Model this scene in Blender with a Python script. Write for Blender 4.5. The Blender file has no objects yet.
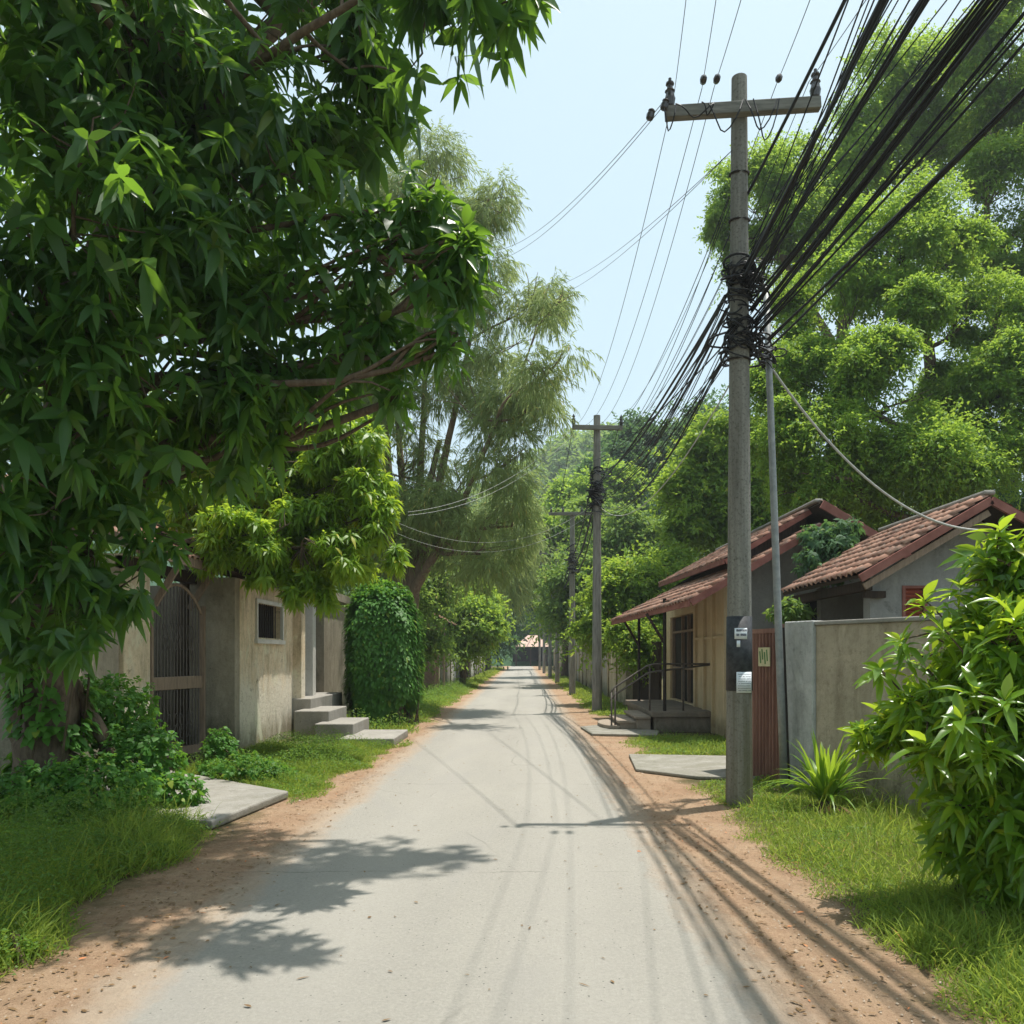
import bpy, math, random
import numpy as np
from mathutils import Vector

rng = np.random.default_rng(11)
random.seed(5)
R = math.radians
SC = bpy.context.scene
COL = SC.collection
F, HZ, VX, EYE = 800.0, 655.0, 524.0, 1.7        # lens in pixels, horizon row, vanishing column, eye height


def P(px, py, Y):
    """world point seen at a pixel of the photograph, at distance Y down the road"""
    return ((px - VX) * Y / F, Y, EYE + (HZ - py) * Y / F)


# ------------------------------------------------------------------ objects
BASE = {}


def link(name, data, parent=None, base=(0, 0, 0)):
    o = bpy.data.objects.new(name, data)
    COL.objects.link(o)
    if parent is not None:
        o.parent = parent
        BASE[o.name] = BASE[parent.name]
    else:
        o.location = base
        BASE[o.name] = tuple(base)
    return o


def thing(name, label, cat, base, group=None):
    o = link(name, None, None, base)
    return tag(o, label, cat, group)


def tag(o, label, cat, group=None):
    o['label'] = label
    o['category'] = cat
    if group:
        o['group'] = group
    return o


def kind(o, k):
    o['kind'] = k
    return o


def np_mesh(name, V, Fq, mat, smooth=False):
    me = bpy.data.meshes.new(name)
    V = np.asarray(V, np.float32)
    Fq = np.asarray(Fq, np.int32)
    nf, k = Fq.shape
    me.vertices.add(len(V))
    me.vertices.foreach_set('co', V.ravel())
    me.loops.add(nf * k)
    me.loops.foreach_set('vertex_index', Fq.ravel())
    me.polygons.add(nf)
    me.polygons.foreach_set('loop_start', np.arange(0, nf * k, k, dtype=np.int32))
    me.polygons.foreach_set('loop_total', np.full(nf, k, np.int32))
    if smooth:
        me.polygons.foreach_set('use_smooth', np.ones(nf, bool))
    me.materials.append(mat)
    me.update(calc_edges=True)
    me.validate()
    return me


def np_obj(name, V, Fq, mat, parent=None, base=(0, 0, 0), smooth=False):
    b = BASE[parent.name] if parent is not None else base
    me = np_mesh(name, np.asarray(V) - np.array(b), Fq, mat, smooth)
    return link(name, me, parent, base)


class MB:
    """collects shapes in world coordinates and links them as one mesh"""

    def __init__(self):
        self.v, self.f = [], []

    def add(self, vs, fs):
        n = len(self.v)
        self.v += [tuple(p) for p in vs]
        self.f += [tuple(i + n for i in f) for f in fs]
        return self

    def box(self, x0, x1, y0, y1, z0, z1):
        vs = [(x, y, z) for z in (z0, z1) for y in (y0, y1) for x in (x0, x1)]
        return self.add(vs, [(0, 2, 3, 1), (4, 5, 7, 6), (0, 1, 5, 4), (2, 6, 7, 3), (0, 4, 6, 2), (1, 3, 7, 5)])

    def beam(self, a, b, w, h, up=(0, 0, 1)):
        """a rectangular bar from a to b, w wide (sideways) and h high"""
        a, b, up = Vector(a), Vector(b), Vector(up)
        d = (b - a).normalized()
        s = d.cross(up)
        if s.length < 1e-4:
            s = d.cross(Vector((1, 0, 0)))
        s.normalize()
        u = s.cross(d)
        vs = []
        for p in (a, b):
            for i, j in ((-1, -1), (1, -1), (1, 1), (-1, 1)):
                vs.append(p + s * (w / 2 * i) + u * (h / 2 * j))
        return self.add(vs, [(3, 2, 1, 0), (4, 5, 6, 7), (0, 1, 5, 4), (1, 2, 6, 5), (2, 3, 7, 6), (3, 0, 4, 7)])

    def prism(self, poly, ext):
        """closed polygon (3D points) swept along ext"""
        n = len(poly)
        e = Vector(ext)
        vs = [Vector(p) for p in poly] + [Vector(p) + e for p in poly]
        fs = [tuple(range(n - 1, -1, -1)), tuple(range(n, 2 * n))]
        fs += [(i, (i + 1) % n, n + (i + 1) % n, n + i) for i in range(n)]
        return self.add(vs, fs)

    def tube(self, pts, r, sides=8, caps=True):
        pts = np.array(pts, float)
        rr = np.full(len(pts), r, float) if np.isscalar(r) else np.array(r, float)
        V, Q = tubes(pts[None], rr[None], sides)
        n = len(self.v)
        self.v += [tuple(p) for p in V]
        self.f += [tuple(int(i) + n for i in q) for q in Q]
        if caps:
            self.f.append(tuple(n + i for i in range(sides - 1, -1, -1)))
            m = n + (len(pts) - 1) * sides
            self.f.append(tuple(m + i for i in range(sides)))
        return self

    def lathe(self, c, prof, sides=12, axis=(0, 0, 1)):
        c, ax = Vector(c), Vector(axis).normalized()
        pts = [tuple(c + ax * z) for r, z in prof]
        return self.tube(pts, [max(r, 1e-3) for r, z in prof], sides)

    def build(self, name, mat, parent=None, base=(0, 0, 0), bevel=0, smooth=False):
        b = BASE[parent.name] if parent is not None else base
        me = bpy.data.meshes.new(name)
        me.from_pydata([(x - b[0], y - b[1], z - b[2]) for x, y, z in self.v], [], self.f)
        me.materials.append(mat)
        if smooth:
            for p in me.polygons:
                p.use_smooth = True
        me.update()
        o = link(name, me, parent, base)
        if bevel:
            m = o.modifiers.new('bevel', 'BEVEL')
            m.width = bevel
            m.segments = 2
            m.limit_method = 'ANGLE'
        return o


def tubes(PT, RR, sides):
    """many tubes at once: PT (N,K,3), RR (N,K) -> vertices, quads"""
    PT = np.asarray(PT, float)
    N, K, _ = PT.shape
    T = np.gradient(PT, axis=1)
    T /= np.linalg.norm(T, axis=2, keepdims=True) + 1e-9
    mean = np.abs(T.mean(axis=1))
    ref = np.zeros((N, 3))
    ref[np.arange(N), mean.argmin(axis=1)] = 1
    U = np.cross(T, ref[:, None, :])
    U /= np.linalg.norm(U, axis=2, keepdims=True) + 1e-9
    W = np.cross(T, U)
    a = np.arange(sides) * 2 * np.pi / sides
    ring = U[:, :, None, :] * np.cos(a)[None, None, :, None] + W[:, :, None, :] * np.sin(a)[None, None, :, None]
    V = PT[:, :, None, :] + ring * np.asarray(RR)[:, :, None, None]
    k, s = np.meshgrid(np.arange(K - 1), np.arange(sides), indexing='ij')
    s2 = (s + 1) % sides
    q = np.stack([k * sides + s, k * sides + s2, (k + 1) * sides + s2, (k + 1) * sides + s], -1).reshape(-1, 4)
    Q = (q[None] + (np.arange(N) * K * sides)[:, None, None]).reshape(-1, 4)
    return V.reshape(-1, 3), Q


def norm(a):
    return a / (np.linalg.norm(a, axis=-1, keepdims=True) + 1e-9)


def unit(n):
    return norm(rng.normal(size=(n, 3)))


LT = {'hi': ([0, .14, .34, .58, .82, 1], [.06, .62, 1, .88, .44, .02], 3),
      'mid': ([0, .3, .62, 1], [.12, .92, .8, .03], 2)}


def leaves(pos, d, nrm, L, W, droop=.2, fold=.25, lod='lo'):
    """many leaves -> vertices, quads.  pos (N,3), d = leaf direction, nrm = upper side"""
    N = len(pos)
    d = norm(d)
    s = norm(np.cross(d, nrm))
    u = np.cross(s, d)
    L = np.broadcast_to(np.asarray(L, float), (N,))
    W = np.broadcast_to(np.asarray(W, float), (N,))
    dr = np.broadcast_to(np.asarray(droop, float), (N,))
    down = np.array([0, 0, -1.0])
    if lod == 'lo':
        c = pos + d * (L * .45)[:, None] + u * (W * fold)[:, None]
        tip = pos + d * L[:, None] + down * (dr * L)[:, None]
        V = np.stack([pos, c + s * (W * .5)[:, None], tip, c - s * (W * .5)[:, None]], 1)
        return V.reshape(-1, 3), (np.arange(N)[:, None] * 4 + np.arange(4)[None])
    ts, hs, m = LT[lod]
    sd = [-1, 0, 1] if m == 3 else [-1, 1]
    rows = []
    for t, h in zip(ts, hs):
        mid = pos + d * (L * t)[:, None] + down * (dr * L * t * t)[:, None]
        for k in sd:
            rows.append(mid + s * (W * .5 * h * k)[:, None] + u * (W * fold * h * abs(k))[:, None])
    V = np.stack(rows, 1)
    q = []
    for i in range(len(ts) - 1):
        for j in range(m - 1):
            a = i * m + j
            q.append([a, a + 1, a + m + 1, a + m])
    q = np.array(q)
    return V.reshape(-1, 3), (np.arange(N)[:, None, None] * (m * len(ts)) + q[None]).reshape(-1, 4)


def cat_meshes(parts):
    V, Q, n = [], [], 0
    for v, q in parts:
        V.append(v)
        Q.append(q + n)
        n += len(v)
    return np.concatenate(V), np.concatenate(Q)


def wob(p, s, ph=0.0):
    """cheap smooth noise in -1..1"""
    x, y, z = p[..., 0] * s, p[..., 1] * s, p[..., 2] * s
    return (np.sin(x * 1.7 + y * .9 + ph) + np.sin(y * 2.1 - z * 1.3 + 1.3 * ph + 1) + np.sin(z * 1.9 + x * 1.1 + 2.1 * ph + 2)
            + .6 * np.sin(3.1 * x - 2.3 * y + ph) + .6 * np.sin(2.9 * z + 3.3 * y)) / 3.6


# ------------------------------------------------------------------ materials
class NT:
    def __init__(self, name):
        self.m = bpy.data.materials.new(name)
        self.m.use_nodes = True
        self.t = self.m.node_tree
        self.t.nodes.clear()
        self.out = self.t.nodes.new('ShaderNodeOutputMaterial')

    def n(self, typ, props=None, **inp):
        nd = self.t.nodes.new('ShaderNode' + typ)
        for k, v in (props or {}).items():
            setattr(nd, k, v)
        for k, v in inp.items():
            self.set(nd, k.replace('_', ' '), v)
        return nd

    def set(self, nd, key, v):
        i = nd.inputs[int(key)] if key.isdigit() else nd.inputs[key]
        if hasattr(v, 'is_output'):
            self.t.links.new(v, i)
        elif isinstance(v, (tuple, list)) and len(v) == 3 and i.type == 'RGBA':
            i.default_value = (*v, 1)
        else:
            i.default_value = v

    def pos(self):
        return self.n('NewGeometry').outputs['Position']

    def obj(self):
        return self.n('TexCoord').outputs['Object']

    def scale(self, vec, s):
        return self.n('Mapping', Vector=vec, Scale=s).outputs[0]

    def noise(self, vec, s, detail=5, rough=.6, dist=0):
        return self.n('TexNoise', Vector=vec, Scale=s, Detail=detail, Roughness=rough, Distortion=dist).outputs['Fac']

    def ramp(self, fac, a, b, va=0.0, vb=1.0):
        return self.n('MapRange', {'clamp': True}, Value=fac, From_Min=a, From_Max=b, To_Min=va, To_Max=vb).outputs[0]

    def mix(self, fac, a, b):
        nd = self.n('Mix', {'data_type': 'RGBA'})
        self.set(nd, '0', fac)
        self.set(nd, '6', a)
        self.set(nd, '7', b)
        return nd.outputs[2]

    def math(self, op, a, b=0.0):
        nd = self.n('Math', {'operation': op})
        self.set(nd, '0', a)
        self.set(nd, '1', b)
        return nd.outputs[0]

    def bump(self, h, strength=.3, dist=.02):
        return self.n('Bump', Height=h, Strength=strength, Distance=dist).outputs[0]

    def bsdf(self, col, rough=.85, bump=None, spec=.3, metal=0.0):
        b = self.n('BsdfPrincipled', Base_Color=col, Roughness=rough, Metallic=metal)
        self.set(b, 'Specular IOR Level', spec)
        if bump is not None:
            self.set(b, 'Normal', bump)
        return b.outputs[0]

    def done(self, shader):
        self.t.links.new(shader, self.out.inputs['Surface'])
        return self.m


def leaf_mat(name, c1, c2, tr, trans=.4, rough=.45, spec=.4):
    t = NT(name)
    r = t.n('NewGeometry').outputs['Random Per Island']
    big = t.ramp(t.noise(t.pos(), .9, 2), .35, .65)
    f = t.math('MULTIPLY', r, .65)
    f = t.math('ADD', f, t.math('MULTIPLY', big, .35))
    col = t.mix(f, c1, c2)
    yel = t.ramp(r, .965, .975)
    col = t.mix(yel, col, (c2[0] * 2.2, c2[1] * 1.25, c2[2]))
    p = t.bsdf(col, rough, None, spec)
    trc = t.mix(f, tuple(x * .75 for x in tr), tr)
    tl = t.n('BsdfTranslucent', Color=trc).outputs[0]
    m = t.n('MixShader')
    t.set(m, '0', trans)
    t.set(m, '1', p)
    t.set(m, '2', tl)
    return t.done(m.outputs[0])


def plaster(name, base, dark, stain=(.10, .09, .06), moss=(.05, .06, .025), amount=.5, mossz=.8, dado=None):
    t = NT(name)
    p = t.pos()
    n1 = t.noise(p, 1.7, 9, .72)
    st = t.noise(t.scale(p, (3.6, 3.6, .8)), 1.0, 8, .72)
    fine = t.noise(p, 34, 5, .7)
    col = t.mix(t.ramp(n1, .35, .68), base, dark)
    col = t.mix(t.math('MULTIPLY', t.ramp(st, .47, .68), amount * .8), col, stain)
    z = t.n('SeparateXYZ', Vector=p).outputs[2]
    if dado:                                         # an old whitewashed band along the foot of the wall
        e = t.math('ADD', z, t.math('MULTIPLY', t.math('SUBTRACT', t.noise(t.scale(p, (2, 2, .8)), 1.4, 7, .75), .5), 2.4))
        col = t.mix(t.ramp(e, 1.0, 1.55, .85, 0), col, dado)
    mz = t.math('SUBTRACT', t.math('ADD', t.math('MULTIPLY', st, 1.6), t.math('MULTIPLY', n1, .8)), t.math('MULTIPLY', z, 1 / mossz))
    col = t.mix(t.ramp(mz, .35, .95, 0, .75), col, moss)
    sp = t.ramp(t.noise(p, 9, 8, .75), .58, .7)
    col = t.mix(t.math('MULTIPLY', sp, amount * .8), col, stain)
    col = t.mix(t.ramp(fine, .3, .75, 0, .3), col, tuple(x * 1.35 for x in base))
    chip = t.ramp(t.noise(p, 3.1, 10, .78, .3), .615, .63, 0, amount)
    col = t.mix(chip, col, tuple(x * .62 for x in dark))
    blot = t.ramp(t.noise(p, 17, 8, .8), .52, .66, 0, amount * .75)
    col = t.mix(blot, col, tuple((x + y) * .5 for x, y in zip(dark, stain)))
    pale = t.ramp(t.noise(t.scale(p, (2.2, 2.2, 1.2)), 1, 7, .7, .6), .54, .64, 0, amount * .6)
    col = t.mix(pale, col, tuple(min(.75, x * 1.25 + .05) for x in base))
    h = t.math('ADD', fine, t.math('MULTIPLY', n1, 1.5))
    return t.done(t.bsdf(col, .92, t.bump(t.math('ADD', h, t.math('MULTIPLY', chip, -1.2)), .6, .02), .15))


def simple(name, c1, c2, s=6, rough=.7, metal=0.0, bs=.25, stretch=None, spec=.3):
    t = NT(name)
    v = t.obj()
    if stretch:
        v = t.scale(v, stretch)
    n = t.noise(v, s, 7, .65)
    col = t.mix(t.ramp(n, .33, .67), c1, c2)
    return t.done(t.bsdf(col, rough, t.bump(n, bs, .01), spec, metal))


M = {}
M['leaf_dark'] = leaf_mat('broad_dark_leaf', (.024, .082, .022), (.062, .160, .034), (.30, .54, .045), .45, .36, .5)
M['leaf_bright'] = leaf_mat('bright_leaf', (.125, .255, .022), (.20, .34, .034), (.58, .76, .06), .5, .42, .4)
M['leaf_feather'] = leaf_mat('feathery_leaf', (.17, .245, .085), (.26, .33, .12), (.48, .58, .19), .48, .6, .25)
M['leaf_right'] = leaf_mat('layered_tree_leaf', (.105, .225, .038), (.185, .32, .05), (.50, .70, .08), .48, .55, .25)
M['leaf_mid'] = leaf_mat('mid_green_leaf', (.090, .18, .045), (.145, .245, .055), (.38, .54, .09), .44, .55, .3)
M['leaf_light'] = leaf_mat('light_green_leaf', (.125, .25, .038), (.20, .33, .055), (.52, .70, .08), .48, .5, .3)
M['leaf_deep'] = leaf_mat('deep_green_leaf', (.045, .112, .055), (.08, .165, .065), (.18, .33, .08), .38, .6, .25)
M['leaf_shrub'] = leaf_mat('glossy_shrub_leaf', (.070, .18, .018), (.17, .32, .028), (.56, .74, .045), .5, .28, .6)
M['leaf_ivy'] = leaf_mat('ivy_leaf', (.050, .16, .026), (.115, .27, .042), (.26, .50, .05), .4, .5, .3)
M['grass'] = leaf_mat('grass_blade', (.125, .215, .030), (.24, .32, .06), (.50, .62, .09), .48, .55, .25)
M['herb'] = leaf_mat('herb_leaf', (.070, .165, .028), (.135, .24, .042), (.32, .50, .065), .44, .5, .3)
M['blade'] = leaf_mat('long_blade', (.09, .22, .022), (.19, .33, .035), (.48, .66, .05), .44, .35, .45)
M['dry'] = leaf_mat('dry_leaf', (.16, .095, .045), (.30, .20, .11), (.2, .13, .06), .15, .8, .1)
M['straw'] = leaf_mat('straw_blade', (.30, .25, .11), (.46, .40, .2), (.4, .34, .15), .3, .7, .15)
M['bark'] = simple('grey_brown_bark', (.085, .062, .045), (.19, .145, .105), 7, .95, 0, .9, (3, 3, .6), .1)
M['bark_pale'] = simple('pale_brown_bark', (.16, .11, .075), (.27, .20, .145), 5, .95, 0, .8, (3, 3, .5), .1)
M['twig'] = simple('twig_bark', (.07, .05, .03), (.13, .095, .06), 9, .9)
M['cable'] = simple('black_cable_sheath', (.008, .008, .010), (.018, .018, .02), 30, .55, 0, .1, None, .35)
M['cable_pale'] = simple('pale_cable_sheath', (.42, .41, .39), (.55, .54, .5), 30, .6, 0, .1)
M['iron'] = simple('dark_iron', (.018, .014, .012), (.045, .035, .028), 14, .6, .3, .2)
M['bar_iron'] = simple('weathered_iron_bar', (.10, .085, .075), (.17, .145, .125), 14, .7, .2, .2)
M['wood'] = simple('weathered_timber', (.20, .145, .105), (.33, .245, .18), 5, .85, 0, .5, (6, 6, .7), .15)
M['arm_wood'] = simple('grey_crossarm_timber', (.14, .135, .115), (.26, .245, .215), 5, .85, 0, .5, (.7, 6, 6), .15)
M['wood_dark'] = simple('dark_timber', (.035, .025, .02), (.075, .055, .042), 5, .85, 0, .5, (6, 6, .7), .15)
M['red_board'] = simple('faded_red_board', (.19, .065, .05), (.31, .13, .10), 4, .7, 0, .2)
M['red_metal'] = simple('rusty_red_sheet', (.18, .085, .062), (.31, .165, .125), 3, .65, 0, .15, (2, 2, .4))
M['shutter'] = simple('red_shutter', (.30, .07, .045), (.42, .12, .08), 4, .7, 0, .2)
M['ceramic'] = simple('dark_ceramic', (.028, .022, .022), (.06, .05, .048), 12, .25, 0, .05, None, .6)
M['galv'] = simple('galvanised_steel', (.23, .24, .24), (.36, .36, .35), 10, .55, .35, .15)
M['paper'] = simple('weathered_paper', (.62, .66, .70), (.78, .80, .82), 9, .85, 0, .1)
M['ink'] = simple('printed_ink', (.05, .06, .09), (.09, .10, .14), 9, .8, 0, .05)
M['sign'] = simple('pale_yellow_plate', (.48, .44, .25), (.62, .57, .36), 9, .6, 0, .05)
M['green_ink'] = simple('green_print', (.07, .16, .05), (.12, .24, .09), 9, .6, 0, .05)
M['black_paint'] = simple('black_paint_band', (.016, .018, .022), (.055, .058, .062), 16, .6, 0, .2)
M['dark_void'] = simple('dark_opening_shade', (.012, .010, .009), (.03, .025, .02), 6, .8)  # near-black colour stands for the shade inside openings
M['white_post'] = plaster('whitewashed_plaster', (.62, .60, .55), (.5, .48, .43), (.25, .23, .18), amount=.35, mossz=.5)
M['pl_left'] = plaster('stained_tan_plaster', (.72, .58, .40), (.55, .45, .30), (.13, .10, .06), (.085, .09, .04), .95, .7, (.68, .64, .54))
M['pl_left_dark'] = plaster('stained_shade_plaster', (.38, .33, .25), (.25, .22, .165), (.08, .07, .05), amount=.6)  # stained plaster, darkened so the camera-facing end wall carries its shade in colour
M['pl_cream'] = plaster('cream_plaster', (.62, .48, .30), (.52, .40, .25), (.26, .2, .12), (.16, .13, .07), .4, .55)
M['pl_grey'] = plaster('grey_render', (.32, .315, .30), (.22, .215, .205), (.1, .1, .095), amount=.4, mossz=.5)
M['pl_wall'] = plaster('boundary_wall_render', (.50, .42, .31), (.33, .28, .20), (.15, .115, .07), amount=.9, mossz=.6)
M['pl_pillar'] = plaster('grey_pillar_render', (.55, .55, .52), (.36, .36, .34), (.13, .13, .12), amount=.75, mossz=.6)
M['pl_far'] = plaster('old_grey_wall', (.36, .34, .30), (.25, .235, .2), (.11, .1, .08), amount=.6)
M['conc'] = plaster('worn_concrete', (.34, .32, .285), (.24, .23, .205), (.17, .15, .12), (.18, .17, .12), .4, .12)
M['conc_shade'] = plaster('shaded_concrete', (.24, .195, .155), (.17, .14, .11), (.09, .08, .06), (.08, .08, .05), .5, .3)  # the porch floor's shade is put into this darker brown
M['conc_brown'] = plaster('brownish_step_concrete', (.36, .30, .235), (.26, .21, .165), (.12, .09, .07), (.1, .09, .06), .45, .1)
M['pole'] = simple('grey_weathered_concrete_post', (.165, .155, .135), (.31, .295, .265), 5, .92, 0, .4, (4, 4, .5), .12)


def pole_mat():
    t = NT('spalled_post_concrete')
    p = t.obj()
    st = t.noise(t.scale(p, (9, 9, .5)), 1, 6, .65)
    pit = t.noise(p, 34, 6, .75)
    col = t.mix(t.ramp(st, .35, .68), (.30, .285, .25), (.15, .142, .122))
    col = t.mix(t.ramp(pit, .5, .66, 0, .75), col, (.075, .07, .055))
    z = t.n('SeparateXYZ', Vector=p).outputs[2]
    mo = t.math('SUBTRACT', t.math('MULTIPLY', st, 2.6), t.math('MULTIPLY', z, .55))
    col = t.mix(t.ramp(mo, .3, 1.2, 0, .55), col, (.13, .115, .06))
    return t.done(t.bsdf(col, .93, t.bump(pit, .7, .012), .12))


M['pole_main'] = pole_mat()


def tile_mat():
    t = NT('clay_roof_tile')
    r = t.n('NewGeometry').outputs['Random Per Island']
    p = t.pos()
    col = t.mix(r, (.32, .155, .105), (.48, .28, .20))
    blot = t.noise(p, 2.2, 6, .65)
    col = t.mix(t.ramp(blot, .47, .66, 0, .8), col, (.13, .10, .085))
    col = t.mix(t.ramp(t.noise(p, 11, 6, .7), .55, .7, 0, .7), col, (.50, .42, .36))
    return t.done(t.bsdf(col, .85, t.bump(t.noise(p, 40, 4), .3, .01), .2))


M['tile'] = tile_mat()


def dirt(t, p):
    fine = t.noise(p, 26, 8, .75)
    mid = t.noise(p, 5, 7, .7)
    col = t.mix(t.ramp(mid, .3, .7), (.385, .250, .158), (.285, .182, .115))
    col = t.mix(t.ramp(t.noise(p, 1.3, 5), .4, .65, 0, .6), col, (.44, .32, .215))
    col = t.mix(t.ramp(fine, .52, .7, 0, .7), col, (.50, .36, .24))
    col = t.mix(t.ramp(t.noise(p, 55, 6, .8), .55, .66, 0, .85), col, (.17, .105, .06))
    col = t.mix(t.ramp(t.noise(p, 9, 8, .8, .5), .56, .68, 0, .6), col, (.23, .14, .085))
    return col, fine, mid


def ground_mat():
    t = NT('earth_and_soil')
    p = t.pos()
    x = t.n('SeparateXYZ', Vector=p).outputs[0]
    big = t.noise(p, .8, 6, .6)
    dc, fine, mid = dirt(t, p)
    soil = t.mix(t.ramp(mid, .35, .65), (.085, .08, .035), (.14, .12, .06))
    d = t.math('ABSOLUTE', t.math('ADD', x, .34))
    d = t.math('ADD', d, t.math('MULTIPLY', t.math('SUBTRACT', big, .5), 1.3))
    d = t.math('ADD', d, t.math('MULTIPLY', t.math('SUBTRACT', mid, .5), .7))
    col = t.mix(t.ramp(d, 2.4, 2.75), dc, soil)
    h = t.math('ADD', t.math('MULTIPLY', fine, .7), t.math('MULTIPLY', mid, 1.6))
    return t.done(t.bsdf(col, .97, t.bump(h, .9, .04), .1))


M['ground'] = ground_mat()


def road_mat():
    t = NT('worn_pale_road_surface')
    p = t.pos()
    x = t.n('SeparateXYZ', Vector=p).outputs[0]
    grain = t.noise(p, 48, 6, .85)
    big = t.noise(t.scale(p, (1, .25, 1)), .9, 6, .6)
    mid = t.noise(p, 4.5, 7, .7)
    col = t.mix(t.ramp(big, .3, .7), (.338, .318, .277), (.285, .270, .238))
    col = t.mix(t.ramp(mid, .5, .72, 0, .3), col, (.28, .265, .24))
    col = t.mix(t.ramp(grain, .50, .66, 0, .4), col, (.45, .425, .375))
    col = t.mix(t.ramp(grain, .34, .47, .42, 0), col, (.19, .18, .165))
    agg = t.n('TexVoronoi', Vector=p, Scale=34).outputs
    col = t.mix(t.math('MULTIPLY', t.ramp(agg['Distance'], .16, .2, 1, 0), t.ramp(t.n('SeparateColor', Color=agg['Color']).outputs[0], .9, .91)), col, (.10, .095, .085))
    # drifted earth along both ragged edges
    dc, fine, _ = dirt(t, p)
    d = t.math('ABSOLUTE', t.math('ADD', x, .42))
    d = t.math('ADD', d, t.math('MULTIPLY', t.math('SUBTRACT', t.noise(t.scale(p, (1, .4, 1)), 2.2, 7, .7), .5), .42))
    d = t.math('ADD', d, t.math('MULTIPLY', t.math('SUBTRACT', mid, .5), .3))
    dust = t.mix(.45, dc, (.43, .355, .27))
    trk = t.ramp(t.math('ABSOLUTE', t.math('SUBTRACT', t.math('ABSOLUTE', t.math('ADD', x, .42)), .72)), .1, .5, .22, 0)
    col = t.mix(trk, col, (.40, .378, .335))
    pt = t.ramp(t.noise(t.scale(p, (.6, .22, 1)), 1.3, 4, .5, .8), .56, .6, 0, .3)
    col = t.mix(pt, col, (.30, .285, .26))
    col = t.mix(t.ramp(d, 1.38, 1.62, 0, .8), col, dust)
    col = t.mix(t.ramp(d, 1.66, 1.84), col, dc)
    # hairline cracks
    wv = t.n('Mix', {'data_type': 'VECTOR'})
    t.set(wv, '0', .12)
    t.set(wv, '4', p)
    t.set(wv, '5', t.n('TexNoise', Vector=p, Scale=1.6, Detail=6).outputs['Color'])
    ck = t.n('TexVoronoi', {'feature': 'DISTANCE_TO_EDGE'}, Vector=t.scale(wv.outputs[1], (.32, .16, 1)), Scale=1.0).outputs['Distance']
    ck = t.math('MULTIPLY', t.ramp(ck, .0, .004, 1, 0), t.ramp(t.noise(p, .5, 2), .5, .6))
    col = t.mix(t.math('MULTIPLY', ck, .45), col, (.15, .14, .12))
    yy = t.n('SeparateXYZ', Vector=p).outputs[1]
    jt = t.math('ADD', t.math('MULTIPLY', yy, .235), t.math('MULTIPLY', t.noise(p, 1.1, 6, .7), .06))
    jt = t.math('ABSOLUTE', t.math('SUBTRACT', t.math('FRACT', jt), .5))
    jt = t.math('MULTIPLY', t.ramp(jt, .0008, .0026, 1, 0), t.ramp(t.noise(t.scale(p, (1.3, .3, 1)), 1, 3), .44, .52))
    col = t.mix(t.math('MULTIPLY', jt, .55), col, (.13, .12, .10))
    mk = t.ramp(d, 1.4, 1.8)
    h = t.math('ADD', t.math('MULTIPLY', t.math('ADD', t.math('MULTIPLY', fine, .7), t.math('MULTIPLY', mid, 1.6)), mk), t.math('MULTIPLY', t.math('MULTIPLY', grain, .22), t.math('SUBTRACT', 1, mk)))
    return t.done(t.bsdf(col, .94, t.bump(h, .9, .04), .14))


M['road'] = road_mat()

# ------------------------------------------------------------------ camera, light
cam = bpy.data.cameras.new('camera')
co = bpy.data.objects.new('camera', cam)
COL.objects.link(co)
co.location = (0, 0, EYE)
co.rotation_euler = (R(90), 0, 0)
cam.sensor_width = 36
cam.lens = 36 * F / 1024
cam.shift_x = -(VX - 512) / 1024
cam.shift_y = (HZ - 512) / 1024
cam.clip_end = 2000
SC.camera = co

EL, AZ = R(76.5), math.atan2(.86, .5)               # sun height; compass bearing from +Y towards +X
S = Vector((math.sin(AZ) * math.cos(EL), math.cos(AZ) * math.cos(EL), math.sin(EL)))
sun = bpy.data.lights.new('sun', 'SUN')
sun.energy = 4.8
sun.angle = R(.55)
sun.color = (1, .955, .88)
so = bpy.data.objects.new('sun', sun)
COL.objects.link(so)
so.rotation_euler = S.to_track_quat('Z', 'Y').to_euler()
so.location = (10, 8, 40)

w = bpy.data.worlds.new('World')
SC.world = w
w.use_nodes = True
nt = w.node_tree
sky = nt.nodes.new('ShaderNodeTexSky')
sky.sky_type = 'NISHITA'
sky.sun_disc = False
sky.sun_elevation = EL
sky.sun_rotation = AZ
sky.air_density = 1.0
sky.dust_density = 3.0
sky.ozone_density = 1.0
bg = nt.nodes['Background']
bg.inputs['Strength'].default_value = .13
hz = nt.nodes.new('ShaderNodeMix')                # a bright, hazy tropical noon: the clear sky whitened
hz.data_type = 'RGBA'
hz.inputs[0].default_value = .55
nt.links.new(sky.outputs[0], hz.inputs[6])
hz.inputs[7].default_value = (6.2, 7.9, 8.1, 1)
nt.links.new(hz.outputs[2], bg.inputs[0])

SC.view_settings.view_transform = 'Standard'
SC.view_settings.look = 'None'
SC.view_settings.exposure = .27
SC.view_settings.gamma = 1
SC.cycles.max_bounces = 7
SC.cycles.diffuse_bounces = 4
SC.cycles.glossy_bounces = 2
SC.cycles.transmission_bounces = 4
SC.cycles.caustics_reflective = False
SC.cycles.caustics_refractive = False
SC.cycles.use_denoising = True

# ------------------------------------------------------------------ ground and road
g = MB().add([(-400, -60, 0), (400, -60, 0), (400, 700, 0), (-400, 700, 0)], [(0, 1, 2, 3)])
kind(g.build('ground', M['ground']), 'structure')

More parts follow.
